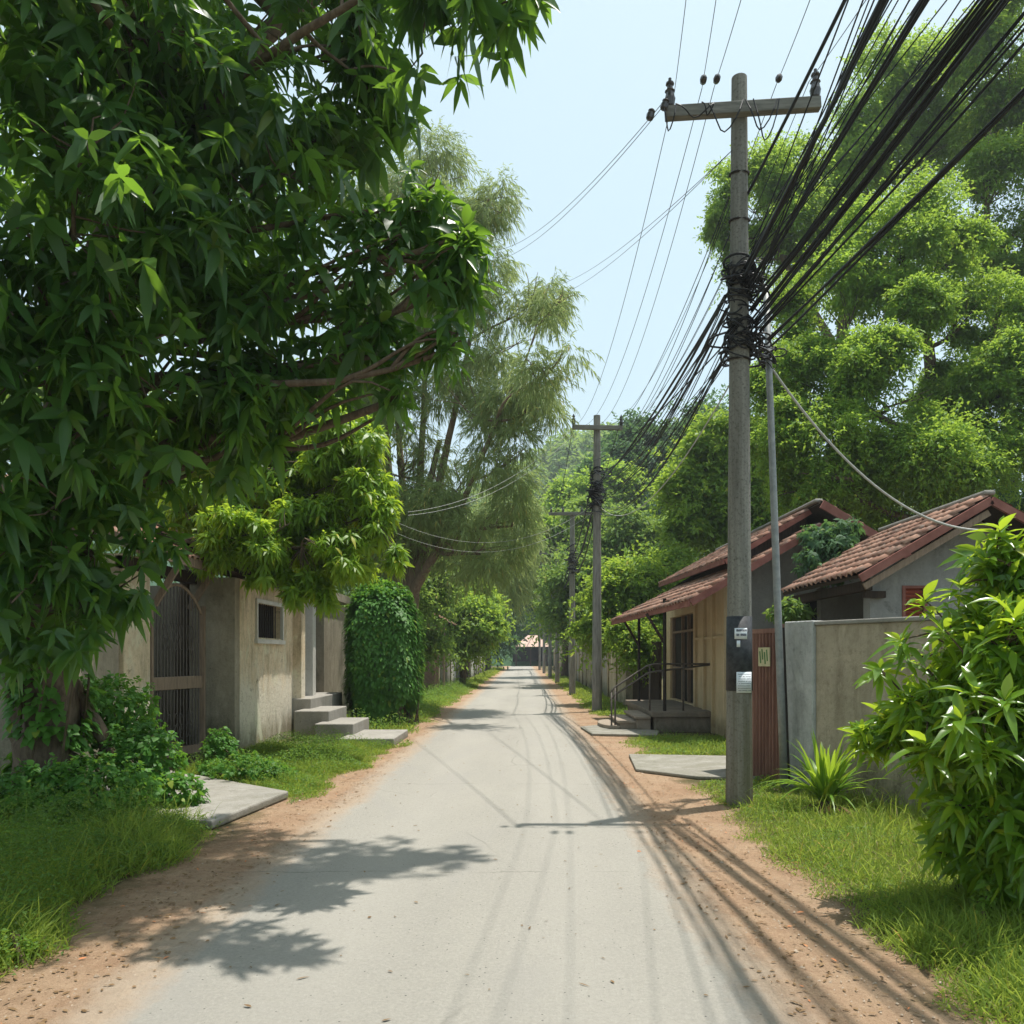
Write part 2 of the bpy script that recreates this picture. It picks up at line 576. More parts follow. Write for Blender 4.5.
ys = np.concatenate([np.arange(-12, 30, .12), np.arange(30, 126, .5)])
ex = lambda y, ph: .03 * np.sin(y * 2.1 + ph) + .02 * np.sin(y * 5.3 + 2 * ph) + .05 * np.sin(y * .9 + ph)
wide = np.clip((ys - 25) / 100, 0, 1) * .55
xl, xr = -2.5 + ex(ys, .4) - wide, 1.66 + ex(ys, 2.2) + wide * .8
V = np.zeros((len(ys), 2, 3))
V[:, 0, 0], V[:, 1, 0] = xl, xr
V[:, :, 1] = ys[:, None]
V[:, :, 2] = .006
k = np.arange(len(ys) - 1)
Q = np.stack([2 * k, 2 * k + 1, 2 * k + 3, 2 * k + 2], 1)
kind(np_obj('road', V.reshape(-1, 3), Q, M['road']), 'structure')

# hillside beyond the road's end
hx = np.linspace(-160, 240, 60)
hy = np.linspace(120, 420, 30)
X, Yg = np.meshgrid(hx, hy, indexing='ij')


def hill_z(x, y):
    t = np.clip((y - 122) / 72, 0, 1)
    ridge = 32 + 17 * np.exp(-((x - 30) / 26) ** 2) + 5 * np.exp(-((x - 6) / 12) ** 2) + 6 * np.exp(-((x - 90) / 50) ** 2)
    return t * t * (3 - 2 * t) * ridge - .3


Z = hill_z(X, Yg)
i, j = np.meshgrid(np.arange(59), np.arange(29), indexing='ij')
Q = np.stack([i * 30 + j, (i + 1) * 30 + j, (i + 1) * 30 + j + 1, i * 30 + j + 1], -1).reshape(-1, 4)
kind(np_obj('hill', np.stack([X, Yg, Z], -1).reshape(-1, 3), Q, M['leaf_deep'], smooth=True), 'structure')


def haze_mat():
    t = NT('thin_warm_air')
    v = t.n('VolumePrincipled', Color=(.86, .93, 1.0), Density=HAZE, Anisotropy=.35)
    t.t.links.new(v.outputs[0], t.out.inputs['Volume'])
    return t.m


HAZE = .0008
hb_ = kind(MB().box(-402, 402, -62, 702, -1.2, 62).build('haze', haze_mat()), 'stuff')
# ------------------------------------------------------------------ tiled roofs
def tile_roof(name, p00, p10, p11, p01, parent, tw=.2, rh=.28, mat='tile'):
    """clay tiles between four corners: p00-p10 along the eave, p01-p11 along the ridge; each tile an own island"""
    p00, p10, p11, p01 = (np.array(p, float) for p in (p00, p10, p11, p01))
    U = np.linalg.norm(p10 - p00)
    Vl = np.linalg.norm(p01 - p00)
    nu, nv = max(2, int(U / tw)), max(2, int(Vl / rh))
    nrm = np.cross(p10 - p00, p01 - p00)
    nrm /= np.linalg.norm(nrm)
    if nrm[2] < 0:
        nrm = -nrm
    prof = [(0, .0), (.2, .035), (.42, .05), (.62, .035), (.8, .004), (1.04, .0)]
    verts, quads = [], []
    a = len(prof)
    for r in range(nv):
        for c in range(nu):
            jit = rng.normal(size=3) * np.array([.004, .004, .005])
            n0 = len(verts)
            for s, lift in ((r / nv - .02, .045), ((r + 1.15) / nv, .012)):
                s = min(s, 1.0)
                for t, h in prof:
                    u = (c + t) / nu
                    pt = (p00 * (1 - u) + p10 * u) * (1 - s) + (p01 * (1 - u) + p11 * u) * s
                    verts.append(pt + nrm * (h + lift) + jit)
            for k in range(a):            # the butt end turned down
                verts.append(verts[n0 + k] - nrm * .025)
            for k in range(a - 1):
                quads.append((n0 + k, n0 + k + 1, n0 + a + k + 1, n0 + a + k))
                quads.append((n0 + 2 * a + k, n0 + 2 * a + k + 1, n0 + k + 1, n0 + k))
    o = np_obj(name, verts, quads, M[mat], parent)
    # boarding underneath
    m = MB().prism([tuple(p) for p in (p00, p10, p11, p01)], tuple(-nrm * .05))
    return o, m


def wall_run(m, axis, c0, c1, a0, a1, z0, z1, holes=()):
    """wall along y (axis 'y', thickness c0..c1 in x) or along x, with rectangular openings (b0,b1,za,zb)"""
    def bx(b0, b1, za, zb):
        if b1 - b0 < 1e-4 or zb - za < 1e-4:
            return
        m.box(c0, c1, b0, b1, za, zb) if axis == 'y' else m.box(b0, b1, c0, c1, za, zb)
    cur = a0
    for b0, b1, za, zb in sorted(holes):
        bx(cur, b0, z0, z1)
        bx(b0, b1, z0, za)
        bx(b0, b1, zb, z1)
        cur = b1
    bx(cur, a1, z0, z1)


# ------------------------------------------------------------------ right: long tiled house with the porch
h = thing('tiled_house', 'long cream house with two tiers of red clay tiles and a railed porch', 'house', (4.15, 16.3, 0))
m = MB()
wall_run(m, 'y', 4.15, 4.35, 16.3, 23.4, 0, 3.3, [(19.55, 22.7, .48, 2.75)])
for y in (16.32, 17.35, 18.2, 19.15):
    m.box(4.08, 4.15, y, y + .14, 0, 3.1)
m.box(4.10, 4.15, 16.5, 19.15, 2.05, 2.11)
m.build('wall', M['pl_cream'], h)
m = MB()
m.prism([(4.36, 16.3, 0), (7.3, 16.3, 0), (7.3, 16.3, 3.55), (5.75, 16.3, 4.2), (4.36, 16.3, 3.3)], (0, .2, 0))
m.box(7.1, 7.3, 16.5, 23.4, 0, 3.4)
m.box(4.36, 7.1, 23.2, 23.4, 0, 3.3)
m.build('gable_wall', M['pl_grey'], h)
o, ub = tile_roof('lower_roof', (3.2, 15.35, 2.74), (2.45, 22.0, 2.62), (5.72, 22.0, 4.27), (5.72, 15.35, 4.2), h)
ub.build('roof_boarding', M['wood_dark'], o)
MB().beam((3.2, 15.33, 2.70), (5.72, 15.33, 4.17), .05, .13).build('barge_board', M['red_board'], h)
MB().beam((3.17, 15.33, 2.70), (2.42, 22.0, 2.59), .04, .13).build('fascia', M['red_board'], h)
o, ub = tile_roof('upper_roof', (4.02, 16.0, 3.60), (4.02, 23.6, 3.78), (5.72, 23.6, 4.72), (5.72, 16.0, 4.60), h)
ub.build('roof_boarding', M['wood_dark'], o)
MB().beam((3.99, 15.98, 3.57), (3.99, 23.6, 3.75), .04, .1).build('fascia', M['red_board'], h)
MB().beam((4.02, 15.98, 3.56), (5.72, 15.98, 4.56), .05, .1).build('barge_board', M['red_board'], h)
o, ub = tile_roof('back_roof', (8.0, 23.6, 3.3), (8.0, 15.4, 3.3), (5.72, 15.4, 4.66), (5.72, 23.6, 4.7), h)
ub.build('roof_boarding', M['wood_dark'], o)
MB().prism([(4.3, 16.15, 3.45), (5.7, 16.15, 4.15), (5.7, 16.15, 4.5), (4.3, 16.15, 3.66)], (0, 7.2, 0)).build('clerestory', M['wood_dark'], h)
MB().beam((5.72, 15.36, 4.6), (8.0, 15.36, 3.24), .05, .16).build('barge_board', M['red_board'], h)
MB().beam((5.72, 15.5, 4.70), (5.72, 23.6, 4.80), .17, .07).build('ridge_cap', M['conc'], h, bevel=.03)
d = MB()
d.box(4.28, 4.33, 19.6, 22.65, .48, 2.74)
d = d.build('door', M['dark_void'], h)  # near-black sheet stands for the shade in the open porch doorway
m = MB()
for y in (19.57, 20.5, 21.3, 22.6):
    m.box(4.20, 4.29, y, y + .07, .48, 2.74)
m.box(4.21, 4.28, 19.6, 22.6, 1.32, 1.38)
m.box(4.21, 4.28, 19.6, 22.6, 2.3, 2.36)
m.build('door_frame', M['wood'], d)
m = MB().box(2.80, 4.15, 17.45, 22.2, .34, .46).box(2.86, 4.15, 17.52, 22.1, 0, .34)
m.build('porch_floor', M['conc_shade'], h, bevel=.015)
for y in (17.75, 21.7):
    MB().tube([(3.12, y, .46), (3.12, y, 2.95)], .04, 8).build('post', M['iron'], h)
for y in (17.75, 21.7):
    MB().beam((3.12, y, 1.95), (2.72, y + .02, 2.62), .05, .06).build('brace', M['wood_dark'], h)
MB().beam((3.12, 17.0, 2.80), (3.12, 22.0, 2.86), .1, .12).build('porch_beam', M['wood_dark'], h)
for q, (x0, z) in enumerate(((2.44, .35), (2.08, .245))):
    MB().box(x0, 2.80, 17.62 + .1 * q, 19.6, z - .06, z).box(x0 + .05, 2.80, 17.68 + .1 * q, 19.5, 0, z - .06).build('step', M['conc_brown'], h, bevel=.015)
MB().prism([(1.72 + .28 * (1 - math.cos(a)), 17.75 + .875 + .875 * math.sin(a), 0) for a in np.linspace(-1.57, 1.57, 9)] + [(2.13, 19.5, 0), (2.13, 17.75, 0)], (0, 0, .135)).build('step', M['conc_brown'], h, bevel=.012)
m = MB()
for dz in (0, -.17):
    m.tube([(1.93, 17.82, .86 + dz), (2.02, 17.82, .98 + dz), (2.74, 17.82, 1.46 + dz), (2.9, 17.82, 1.5 + dz), (4.14, 17.82, 1.5 + dz * .1)], .021, 8)
for x, z0, z1 in ((1.95, .1, .88), (2.03, .1, .98), (2.80, .46, 1.48), (3.55, .46, 1.5)):
    m.tube([(x, 17.82, z0), (x, 17.82, z1)], .021, 8)
m.build('handrail', M['bar_iron'], h, smooth=True)

tag(MB().prism([(1.42, 16.75, .006), (2.75, 16.55, .006), (2.95, 17.4, .006), (1.75, 18.9, .006), (1.3, 18.4, .006)], (0, 0, .05)).build('concrete_slab', M['conc'], base=(2.1, 17.5, 0), bevel=.012),
    'pale concrete slab lying at the foot of the curved porch steps', 'slab')
tag(MB().prism([(1.62, 11.6, .006), (2.35, 10.9, .006), (3.35, 10.75, .006), (3.4, 13.1, .006), (1.75, 13.35, .006)], (0, 0, .045)).build('concrete_slab', M['conc'], base=(2.4, 12, 0), bevel=.012),
    'wide driveway slab leading from the road to the red corrugated gate', 'slab')

# ------------------------------------------------------------------ right: grey house behind the wall
h = thing('rendered_house', 'grey rendered house with tiled gable and red shutter behind the boundary wall', 'house', (5.3, 11.75, 0))
m = MB()
wall_run(m, 'x', 11.75, 11.93, 5.25, 8.1, 0, 2.85, [(5.55, 5.92, 2.02, 2.72)])
m.prism([(5.25, 11.75, 2.85), (8.1, 11.75, 2.85), (6.62, 11.75, 3.72)], (0, .18, 0))
m.box(5.07, 5.25, 11.72, 11.95, 0, 2.85)
m.box(6.7, 6.88, 11.93, 16.0, 0, 3.4)
m.box(5.3, 6.7, 14.3, 14.48, 0, 2.9)
m.build('wall', M['pl_grey'], h)
MB().box(4.95, 6.7, 14.5, 14.6, 0, 2.7).build('verandah_shade', M['dark_void'], h)  # dark sheet stands for the shade in the open verandah
s = MB()
for k in range(11):
    z = 2.04 + k * .061
    s.beam((5.60, 11.80, z + .03), (5.87, 11.80, z + .03), .07, .014, (0, .7, .7))
s = s.build('shutter', M['shutter'], h)
m = MB().box(5.551, 5.6, 11.735, 11.83, 2.021, 2.719).box(5.87, 5.919, 11.735, 11.83, 2.021, 2.719)
m.box(5.6, 5.87, 11.735, 11.83, 2.68, 2.719).box(5.6, 5.87, 11.735, 11.83, 2.021, 2.06).box(5.6, 5.87, 11.86, 11.9, 2.06, 2.68)
m.build('shutter_frame', M['red_board'], s)
o, ub = tile_roof('roof', (4.72, 11.2, 2.83), (4.72, 14.6, 2.83), (6.52, 14.6, 3.9), (6.52, 11.2, 3.92), h, .19, .25)
ub.build('roof_boarding', M['wood_dark'], o)
o, ub = tile_roof('back_roof', (8.6, 14.6, 2.75), (8.6, 11.2, 2.75), (6.54, 11.2, 3.92), (6.54, 14.6, 3.9), h, .19, .25)
ub.build('roof_boarding', M['wood_dark'], o)
MB().beam((4.70, 11.18, 2.77), (6.53, 11.18, 3.86), .05, .11).build('barge_board', M['red_board'], h)
MB().beam((6.53, 11.18, 3.86), (8.6, 11.18, 2.70), .05, .11).build('barge_board', M['red_board'], h)
MB().beam((4.78, 11.24, 2.66), (6.53, 11.24, 3.70), .04, .09).build('verge_strip', M['wood'], h)
MB().beam((6.53, 11.2, 3.98), (6.53, 14.6, 3.98), .17, .07).build('ridge_cap', M['conc'], h, bevel=.03)
MB().beam((4.95, 11.5, 2.70), (4.95, 14.6, 2.70), .12, .14).beam((4.95, 11.65, 2.58), (5.25, 11.65, 2.58), .1, .1).build('verandah_beam', M['wood_dark'], h)
MB().box(4.9, 5.0, 14.2, 14.3, 0, 2.65).build('post', M['pl_grey'], h)

# ------------------------------------------------------------------ right: boundary wall, corrugated gate
a, b = Vector((3.34, 10.15, 0)), Vector((5.6, 5.55, 0))
dr = (b - a).normalized()
nn = Vector((-dr.y, dr.x, 0))
h = thing('boundary_wall', 'tall stained render wall running behind the bush to the grey pillar', 'wall', a)
t0, t1 = a + dr * .47, b
MB().prism([t0, t1, t1 + nn * .18, t0 + nn * .18], (0, 0, 2.06)).build('panel', M['pl_wall'], h, bevel=.01)
o1, o2 = t0 - nn * .03, t1 - nn * .03
MB().prism([o1 + Vector((0, 0, 2.06)), o2 + Vector((0, 0, 2.06)), o2 + nn * .24 + Vector((0, 0, 2.06)), o1 + nn * .24 + Vector((0, 0, 2.06))], (0, 0, .05)).build('coping', M['conc'], h, bevel=.012)
c = a - nn * .05
MB().prism([c, c + dr * .468, c + dr * .468 + nn * .32, c + nn * .32], (0, 0, 2.12)).build('pillar', M['pl_pillar'], h, bevel=.015)

h = thing('corrugated_gate', 'rusty red corrugated sheet gate with a small yellow plate', 'gate', (3.36, 11.2, 0))
ga, gb = Vector((3.35, 10.32, 0)), Vector((2.99, 11.62, 0))
gd = (gb - ga)
gn = Vector((-gd.y, gd.x, 0)).normalized()          # towards the road
GL = gd.length


def gq(s, off, z):
    p = ga + gd * (s / GL) + gn * off
    return (p.x, p.y, z)


V, n = [], 150
ss = np.linspace(.05, GL - .05, n)
tri = np.abs(((ss / .08) % 1) - .5) * 2
oo = .062 * np.clip(tri * 1.7 - .35, 0, 1)
for e in (0, -.012):
    for z in (.05, 1.99):
        V.append(np.array([gq(s, o + e, z) for s, o in zip(ss, oo)]))
k = np.arange(n - 1)
Q = np.concatenate([np.stack([k + 1, k, n + k, n + k + 1], 1), np.stack([2 * n + k, 2 * n + k + 1, 3 * n + k + 1, 3 * n + k], 1)])
np_obj('sheet', np.concatenate(V), Q, M['red_metal'], h)
m = MB().beam(gq(.02, .02, 0), gq(.02, .02, 2.1), .06, .06).beam(gq(GL - .02, .02, 0), gq(GL - .02, .02, 2.1), .06, .06).beam(gq(.05, .02, 2.02), gq(GL - .05, .02, 2.02), .075, .06)
m.build('frame', M['red_metal'], h)
s = MB().prism([gq(.20, .067, 1.55), gq(.47, .067, 1.55), gq(.47, .067, 1.80), gq(.20, .067, 1.80)], gn * .012).build('plate', M['sign'], h)
for q, z0, z1 in ((.25, 1.62, 1.77), (.3, 1.58, 1.74), (.36, 1.64, 1.78), (.41, 1.59, 1.75)):
    MB().beam(gq(q, .081, z0), gq(q + .02, .081, z1), .026, .004, tuple(gn)).build('printed_mark', M['green_ink'], s)

# ------------------------------------------------------------------ left: gatehouse and plastered house
h = thing('gatehouse', 'old gatehouse with tiled canopy and tan pillar behind the big tree', 'gatehouse', (-5.5, 12, 0))
m = MB()
m.box(-5.95, -5.5, 11.0, 11.78, 0, 3.1)
m.build('pillar', M['pl_left'], h, bevel=.015)
m = MB().box(-7.6, -5.56, 9.2, 10.98, 0, 2.9)
m.box(-8.2, -8.0, 10.98, 16, 0, 3.2).box(-8.0, -5.55, 15.0, 15.2, 0, 3.0)
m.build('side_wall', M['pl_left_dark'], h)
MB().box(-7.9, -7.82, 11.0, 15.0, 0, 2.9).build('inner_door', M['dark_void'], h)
o, ub = tile_roof('canopy', (-5.12, 10.6, 3.17), (-5.12, 14.6, 3.17), (-7.2, 14.6, 4.15), (-7.2, 10.6, 4.15), h, .19, .26)
ub.build('roof_boarding', M['wood_dark'], o)
MB().beam((-5.1, 10.6, 3.12), (-5.1, 14.6, 3.12), .04, .14).build('fascia', M['wood'], h)
MB().beam((-5.1, 10.58, 3.12), (-7.2, 10.58, 4.1), .04, .14).build('barge_board', M['wood'], h)
for y in (11.95, 13.2):
    MB().beam((-5.52, y, 2.45), (-5.16, y + .02, 3.06), .06, .09).build('strut', M['wood'], h)
MB().beam((-5.55, 11.0, 2.98), (-5.55, 13.4, 2.98), .14, .18).build('lintel', M['wood_dark'], h)

h = thing('iron_gate', 'tall arched iron bar gate with a timber mid rail between tan pillars', 'gate', (-5.45, 12.4, 0))
ga, gb = Vector((-5.56, 11.88, 0)), Vector((-5.28, 13.12, 0))
gd = (gb - ga)


def gp(t, z):
    p = ga + gd * t
    return (p.x, p.y, z)


arch = lambda t: 2.32 + .48 * math.sin(math.pi * min(1, max(0, t))) ** .8
m = MB()
m.beam(gp(0, .12), gp(0, 2.5), .07, .09, (1, 0, 0)).beam(gp(1, .12), gp(1, 2.5), .07, .09, (1, 0, 0))
m.beam(gp(.04, .19), gp(.96, .19), .06, .13)
m.tube([gp(t, arch(t)) for t in np.linspace(0.02, .98, 15)], .028, 6)
m.build('frame', M['wood'], h)
MB().beam(gp(.03, 1.265), gp(.97, 1.265), .075, .20).build('mid_rail', M['wood'], h, bevel=.01)
m = MB()
for t in np.linspace(.07, .93, 15):
    m.tube([gp(t, .2), gp(t, arch(t))], .011, 6)
m.build('bars', M['bar_iron'], h)
for cz in (.62, 2.0):
    m = MB()
    for ct in (.28, .5, .72):
        for sgn in (-1, 1):
            for q in (0, 1):
                pts = []
                for a in np.linspace(0, 5.2, 13):
                    rr = .028 + .014 * a
                    pts.append(gp(ct + sgn * (.05 + rr * math.cos(a) * .5), cz + (q - .5) * .2 + rr * math.sin(a) * 1.3))
                m.tube([(x + .02, y, z) for x, y, z in pts], .006, 5)
    m.build('scrollwork', M['bar_iron'], h)

h = thing('plastered_house', 'low house with streaky tan plaster and a small barred window by the road', 'house', (-5, 15, 0))
m = MB()
wall_run(m, 'y', -5.06, -4.84, 13.62, 16.75, 0, 3.0, [(14.45, 15.95, 2.02, 2.66)])
m.build('wall', M['pl_left'], h)
m = MB()
wall_run(m, 'x', 13.4, 13.615, -5.6, -4.845, 0, 3.0)
m.build('end_wall', M['pl_left_dark'], h)  # shade of this face put into the darker plaster
m = MB().box(-4.95, -4.66, 16.752, 17.05, 0, 3.05)
m.build('pilaster', M['pl_left'], h, bevel=.012)
MB().box(-4.93, -4.72, 17.9, 18.15, 0, 3.1).build('post', M['white_post'], h, bevel=.012)
f = MB()
f.box(-4.86, -4.80, 14.40, 14.46, 1.99, 2.72).box(-4.86, -4.80, 15.94, 16.0, 1.99, 2.72).box(-4.86, -4.80, 14.46, 15.94, 2.65, 2.72).box(-4.88, -4.78, 14.36, 16.04, 1.91, 1.99)
f = f.build('window', M['white_post'], h)
MB().box(-5.02, -5.0, 14.45, 15.95, 2.02, 2.66).build('dark_backing', M['dark_void'], f)  # near-black sheet puts the room's shade behind the bars
m = MB()
for y in np.linspace(14.55, 15.85, 11):
    m.tube([(-4.93, y, 2.0), (-4.93, y, 2.66)], .011, 6)
m.build('bars', M['iron'], f)
o, ub = tile_roof('roof', (-4.55, 13.5, 3.0), (-4.55, 18.4, 3.0), (-6.6, 18.4, 4.0), (-6.6, 13.5, 4.0), h)
ub.build('roof_boarding', M['wood_dark'], o)
MB().box(-8.0, -6.5, 15.2, 23, 0, 2.8).build('rear_wall', M['pl_left_dark'], h)

h = thing('entrance_bay', 'shadowed doorway bay with grey posts above the left concrete steps', 'doorway', (-5.3, 19, 0))
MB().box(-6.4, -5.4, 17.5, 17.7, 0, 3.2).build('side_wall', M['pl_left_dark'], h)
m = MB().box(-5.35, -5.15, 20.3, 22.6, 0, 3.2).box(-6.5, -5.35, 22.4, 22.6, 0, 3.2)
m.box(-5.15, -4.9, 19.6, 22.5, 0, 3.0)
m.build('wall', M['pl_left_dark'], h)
MB().box(-5.62, -5.55, 17.72, 20.3, .78, 3.1).build('door', M['wood_dark'], h)
MB().box(-5.25, -5.05, 19.05, 19.32, .8, 3.1).build('post', M['pl_far'], h, bevel=.012)
MB().box(-5.5, -4.8, 17.7, 22.4, 3.1, 3.3).build('lintel', M['pl_left_dark'], h)

h = thing('concrete_steps', 'four worn concrete steps climbing to the left doorway beside the ivy', 'steps', (-3.4, 16, 0))
for x0, x1, y0, y1, z0, z1 in ((-3.42, -2.4, 14.75, 16.55, 0, .16), (-4.05, -3.3, 15.45, 17.05, 0, .37), (-4.6, -3.9, 16.0, 17.6, 0, .58), (-5.5, -4.45, 16.7, 19.6, 0, .79)):
    MB().box(x0, x1, y0, y1, z0, z1).build('step', M['conc'], h, bevel=.018)

tag(MB().prism([(-3.02, 7.75, .006), (-2.78, 9.45, .006), (-4.6, 10.9, .006), (-5.5, 11.6, .006), (-5.6, 9.2, .006), (-4.3, 8.1, .006)], (0, 0, .09)).build('concrete_slab', M['conc'], base=(-3.8, 9.4, 0), bevel=.02),
    'flat concrete slab bridging the verge before the arched iron gate', 'slab')

# ------------------------------------------------------------------ far structures
h = thing('tiled_gatepost', 'brown brick gatepost capped with a little tiled roof past the ivy', 'gatepost', (-4.6, 38, 0))
MB().box(-5.2, -4.2, 37.5, 39.5, 0, 3.2).build('pier', simple('brown_brick', (.17, .10, .075), (.26, .17, .125), 8, .9), h)
MB().tube([(-3.75, 37.4, 0), (-3.75, 37.4, 3.2)], .06).build('post', M['wood'], h)
o, ub = tile_roof('roof', (-3.4, 37.0, 3.15), (-3.4, 40, 3.15), (-5.3, 40, 4.2), (-5.3, 37.0, 4.2), h, .25, .3)
ub.build('roof_boarding', M['wood_dark'], o)


def panel_wall(name, label, pts, hgt, step, mat):
    h = thing(name, label, 'wall', (pts[0][0], pts[0][1], 0))
    for (x0, y0), (x1, y1) in zip(pts, pts[1:]):
        L = math.hypot(x1 - x0, y1 - y0)
        n = max(1, round(L / step))
        for k in range(n):
            ta, tb = k / n, (k + 1) / n
            pa = Vector((x0 + (x1 - x0) * ta, y0 + (y1 - y0) * ta, 0))
            pb = Vector((x0 + (x1 - x0) * tb, y0 + (y1 - y0) * tb, 0))
            dz = random.uniform(-.12, .1)
            d = (pb - pa).normalized()
            MB().beam(pa + d * .12 + Vector((0, 0, hgt / 2 + dz / 2)), pb - d * .12 + Vector((0, 0, hgt / 2 + dz / 2)), .12, hgt + dz).build('panel', M[random.choice(mat)], h)
            q = random.uniform(.05, .25)
            MB().box(pa.x - .12, pa.x + .12, pa.y - .119, pa.y + .119, 0, hgt + q).build('pier', M[mat[-1]], h)
    return h


panel_wall('panel_wall', 'long row of grey wall panels along the far left verge', [(-4.3, 42), (-3.95, 62), (-4.2, 84), (-5.5, 104)], 2.3, 3.6, ['white_post', 'pl_far', 'pl_far', 'pl_left_dark'])
panel_wall('panel_wall', 'mottled concrete wall behind the row of posts on the right', [(3.35, 25.5), (3.4, 48), (3.6, 80), (4.2, 112)], 2.35, 2.8, ['pl_far', 'pl_wall', 'pl_far', 'pl_wall'])
tag(MB().beam((4.0, 23.5, 1.05), (3.5, 25.4, 1.05), .1, 2.1).build('timber_fence', M['wood_dark'], base=(3.4, 24.5, 0)),
    'short dark board fence between the porch house and the concrete wall', 'fence')

h = thing('roadside_shelter', 'open shelter with pale pink tiled hip roof at the road end', 'shelter', (1.3, 124, 0))
m = MB()
apex = [(.6, 123.5, 4.75), (2.0, 123.5, 4.75)]
c4 = [(-1.4, 120.5, 2.95), (4.3, 120.5, 2.95), (4.3, 127, 2.95), (-1.4, 127, 2.95)]
m.add(c4 + apex, [(0, 1, 5, 4), (1, 2, 5), (2, 3, 4, 5), (3, 0, 4), (3, 2, 1, 0)])
m.build('roof', simple('pink_tiles', (.50, .32, .25), (.62, .43, .35), 1.5, .8), h)
for x, y in ((-1.2, 121), (3.5, 121), (-1.2, 126.5), (3.5, 126.5), (1, 121)):
    MB().box(x - .1, x + .1, y - .1, y + .1, 0, 2.95).build('post', M['wood_dark'], h)
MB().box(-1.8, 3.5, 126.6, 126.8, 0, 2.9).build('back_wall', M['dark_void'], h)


# ------------------------------------------------------------------ utility posts
def insulator(c, k=1.0, up=(0, 0, 1)):
    prof = [(.028, 0), (.05, .02), (.062, .10), (.05, .14), (.045, .17), (.058, .185), (.038, .205), (.03, .25), (.048, .262), (.045, .28), (.018, .295), (.018, .33)]
    return MB().lathe(c, [(r * k, z * k) for r, z in prof], 10, up)


def tangle(m, c, rx, rz, n, r, pole_r, thick=.012):
    """loose untidy loops and ends of cable round a post"""
    for q in range(n):
        a0, a1 = random.uniform(0, 6.28), random.uniform(1.6, 5.5)
        z0 = c[2] + random.gauss(0, rz * .55)
        out = abs(random.gauss(0, rx * .8))
        ph, tilt, lift = random.uniform(0, 6), random.uniform(-.3, .3) * min(1, rz * 4), random.uniform(-.2, .2) * min(1, rz * 4)
        pts = []
        for t in np.linspace(0, 1, 16):
            a = a0 + a1 * t
            bulge = out * math.sin(math.pi * t) ** .7 * (.6 + .4 * math.sin(5 * t + ph))
            pts.append((c[0] + (pole_r + .012 + bulge) * math.cos(a), c[1] + (pole_r + .012 + bulge) * math.sin(a),
                        z0 + tilt * math.cos(a + ph) * .5 + lift * t + .03 * math.sin(9 * t + ph)))
        m.tube(pts, thick * random.uniform(.5, 1.25), 5)


def utility_post(label, x, y, hgt, arm_z, r0, r1, roll=0.0, arm=1.8, detail=True, second=False, group='utility posts along the right verge', mat='pole'):
    h = thing('utility_post', label, 'utility pole', (x, y, 0), group)
    zs = np.linspace(-.1, hgt, 12)
    rr = np.interp(zs, [-.1, hgt], [r0, r1]) * (1 + .008 * np.sin(zs * 5 + x))
    MB().tube([(x, y, z) for z in zs], rr, 20).build('shaft', M[mat], h, smooth=False)
    for q, az in enumerate([arm_z] + ([arm_z - .75] if second else [])):
        c, s = math.cos(roll) * arm / 2, math.sin(roll) * arm / 2
        yf = y - np.interp(az, [0, hgt], [r0, r1]) - .05
        A, B = Vector((x - c, yf, az - s)), Vector((x + c, yf, az + s))
        ca = MB().beam(A, B, .1, .13).build('crossarm', M['arm_wood'], h, bevel=.008)
        for t in ((.03, .97) if detail else (.05, .3, .7, .95)):
            p = A.lerp(B, t) + Vector((0, 0, .06))
            insulator(p, 1.0 if detail else .8).build('insulator', M['ceramic'], h)
    return h


PX, PY = 2.44, 9.07
ARMZ = EYE + (HZ - 107) * 8.9 / F
pole1 = utility_post('weathered concrete utility post with pasted notices and tangled black cables beside the red gate', PX, PY, 8.24, ARMZ, .152, .086, R(3.6), 1.73, mat='pole_main')
rp = lambda z: float(np.interp(z, [-.1, 8.31], [.152, .086]))


def band(z0, z1, a0, a1, off, mat, name, parent, n=12):
    """a sheet wrapped round the post between two bearings"""
    V, Q = [], []
    aa = np.linspace(a0, a1, n)
    for e in (off, off + .003):
        for z in (z0, z1):
            for a in aa:
                r = rp(z) * 1.018 + e
                V.append((PX + r * math.sin(a), PY - r * math.cos(a), z))
    for k in range(n - 1):
        Q += [(2 * n + k, 2 * n + k + 1, 3 * n + k + 1, 3 * n + k), (k + 1, k, n + k, n + k + 1), (k, k + 1, 2 * n + k + 1, 2 * n + k), (n + k + 1, n + k, 3 * n + k, 3 * n + k + 1)]
    return np_obj(name, V, Q, M[mat], parent)


zp = lambda py: EYE + (HZ - py) * 8.92 / F
band(zp(691), zp(616), 0, 2 * math.pi, .001, 'black_paint', 'painted_band', pole1, 40)
yaw = math.atan2(PX, PY)                             # the notices face the road users
nb = band(zp(639), zp(628), -.62 - yaw + .27, .52 - yaw + .1, .006, 'paper', 'notice', pole1)
nl = band(zp(693), zp(672), -.46, .8, .006, 'paper', 'notice', pole1)


def scribble(parent, zt, rows, a0, a1, hgt, gap):
    for k in range(rows):
        m = MB()
        z = zt - k * gap
        a = a0 + random.uniform(0, .04)
        while a < a1:
            wd = random.uniform(.035, .07)
            r = rp(z) * 1.018 + .0105
            p = lambda q, zz: (PX + r * math.sin(q), PY - r * math.cos(q), zz)
            if random.random() < .85:
                m.add([p(a, z - hgt), p(a + wd * .75, z - hgt), p(a + wd * .75, z), p(a, z)], [(0, 1, 2, 3)])
            a += wd
        m.build('printed_line', M['ink'], parent)


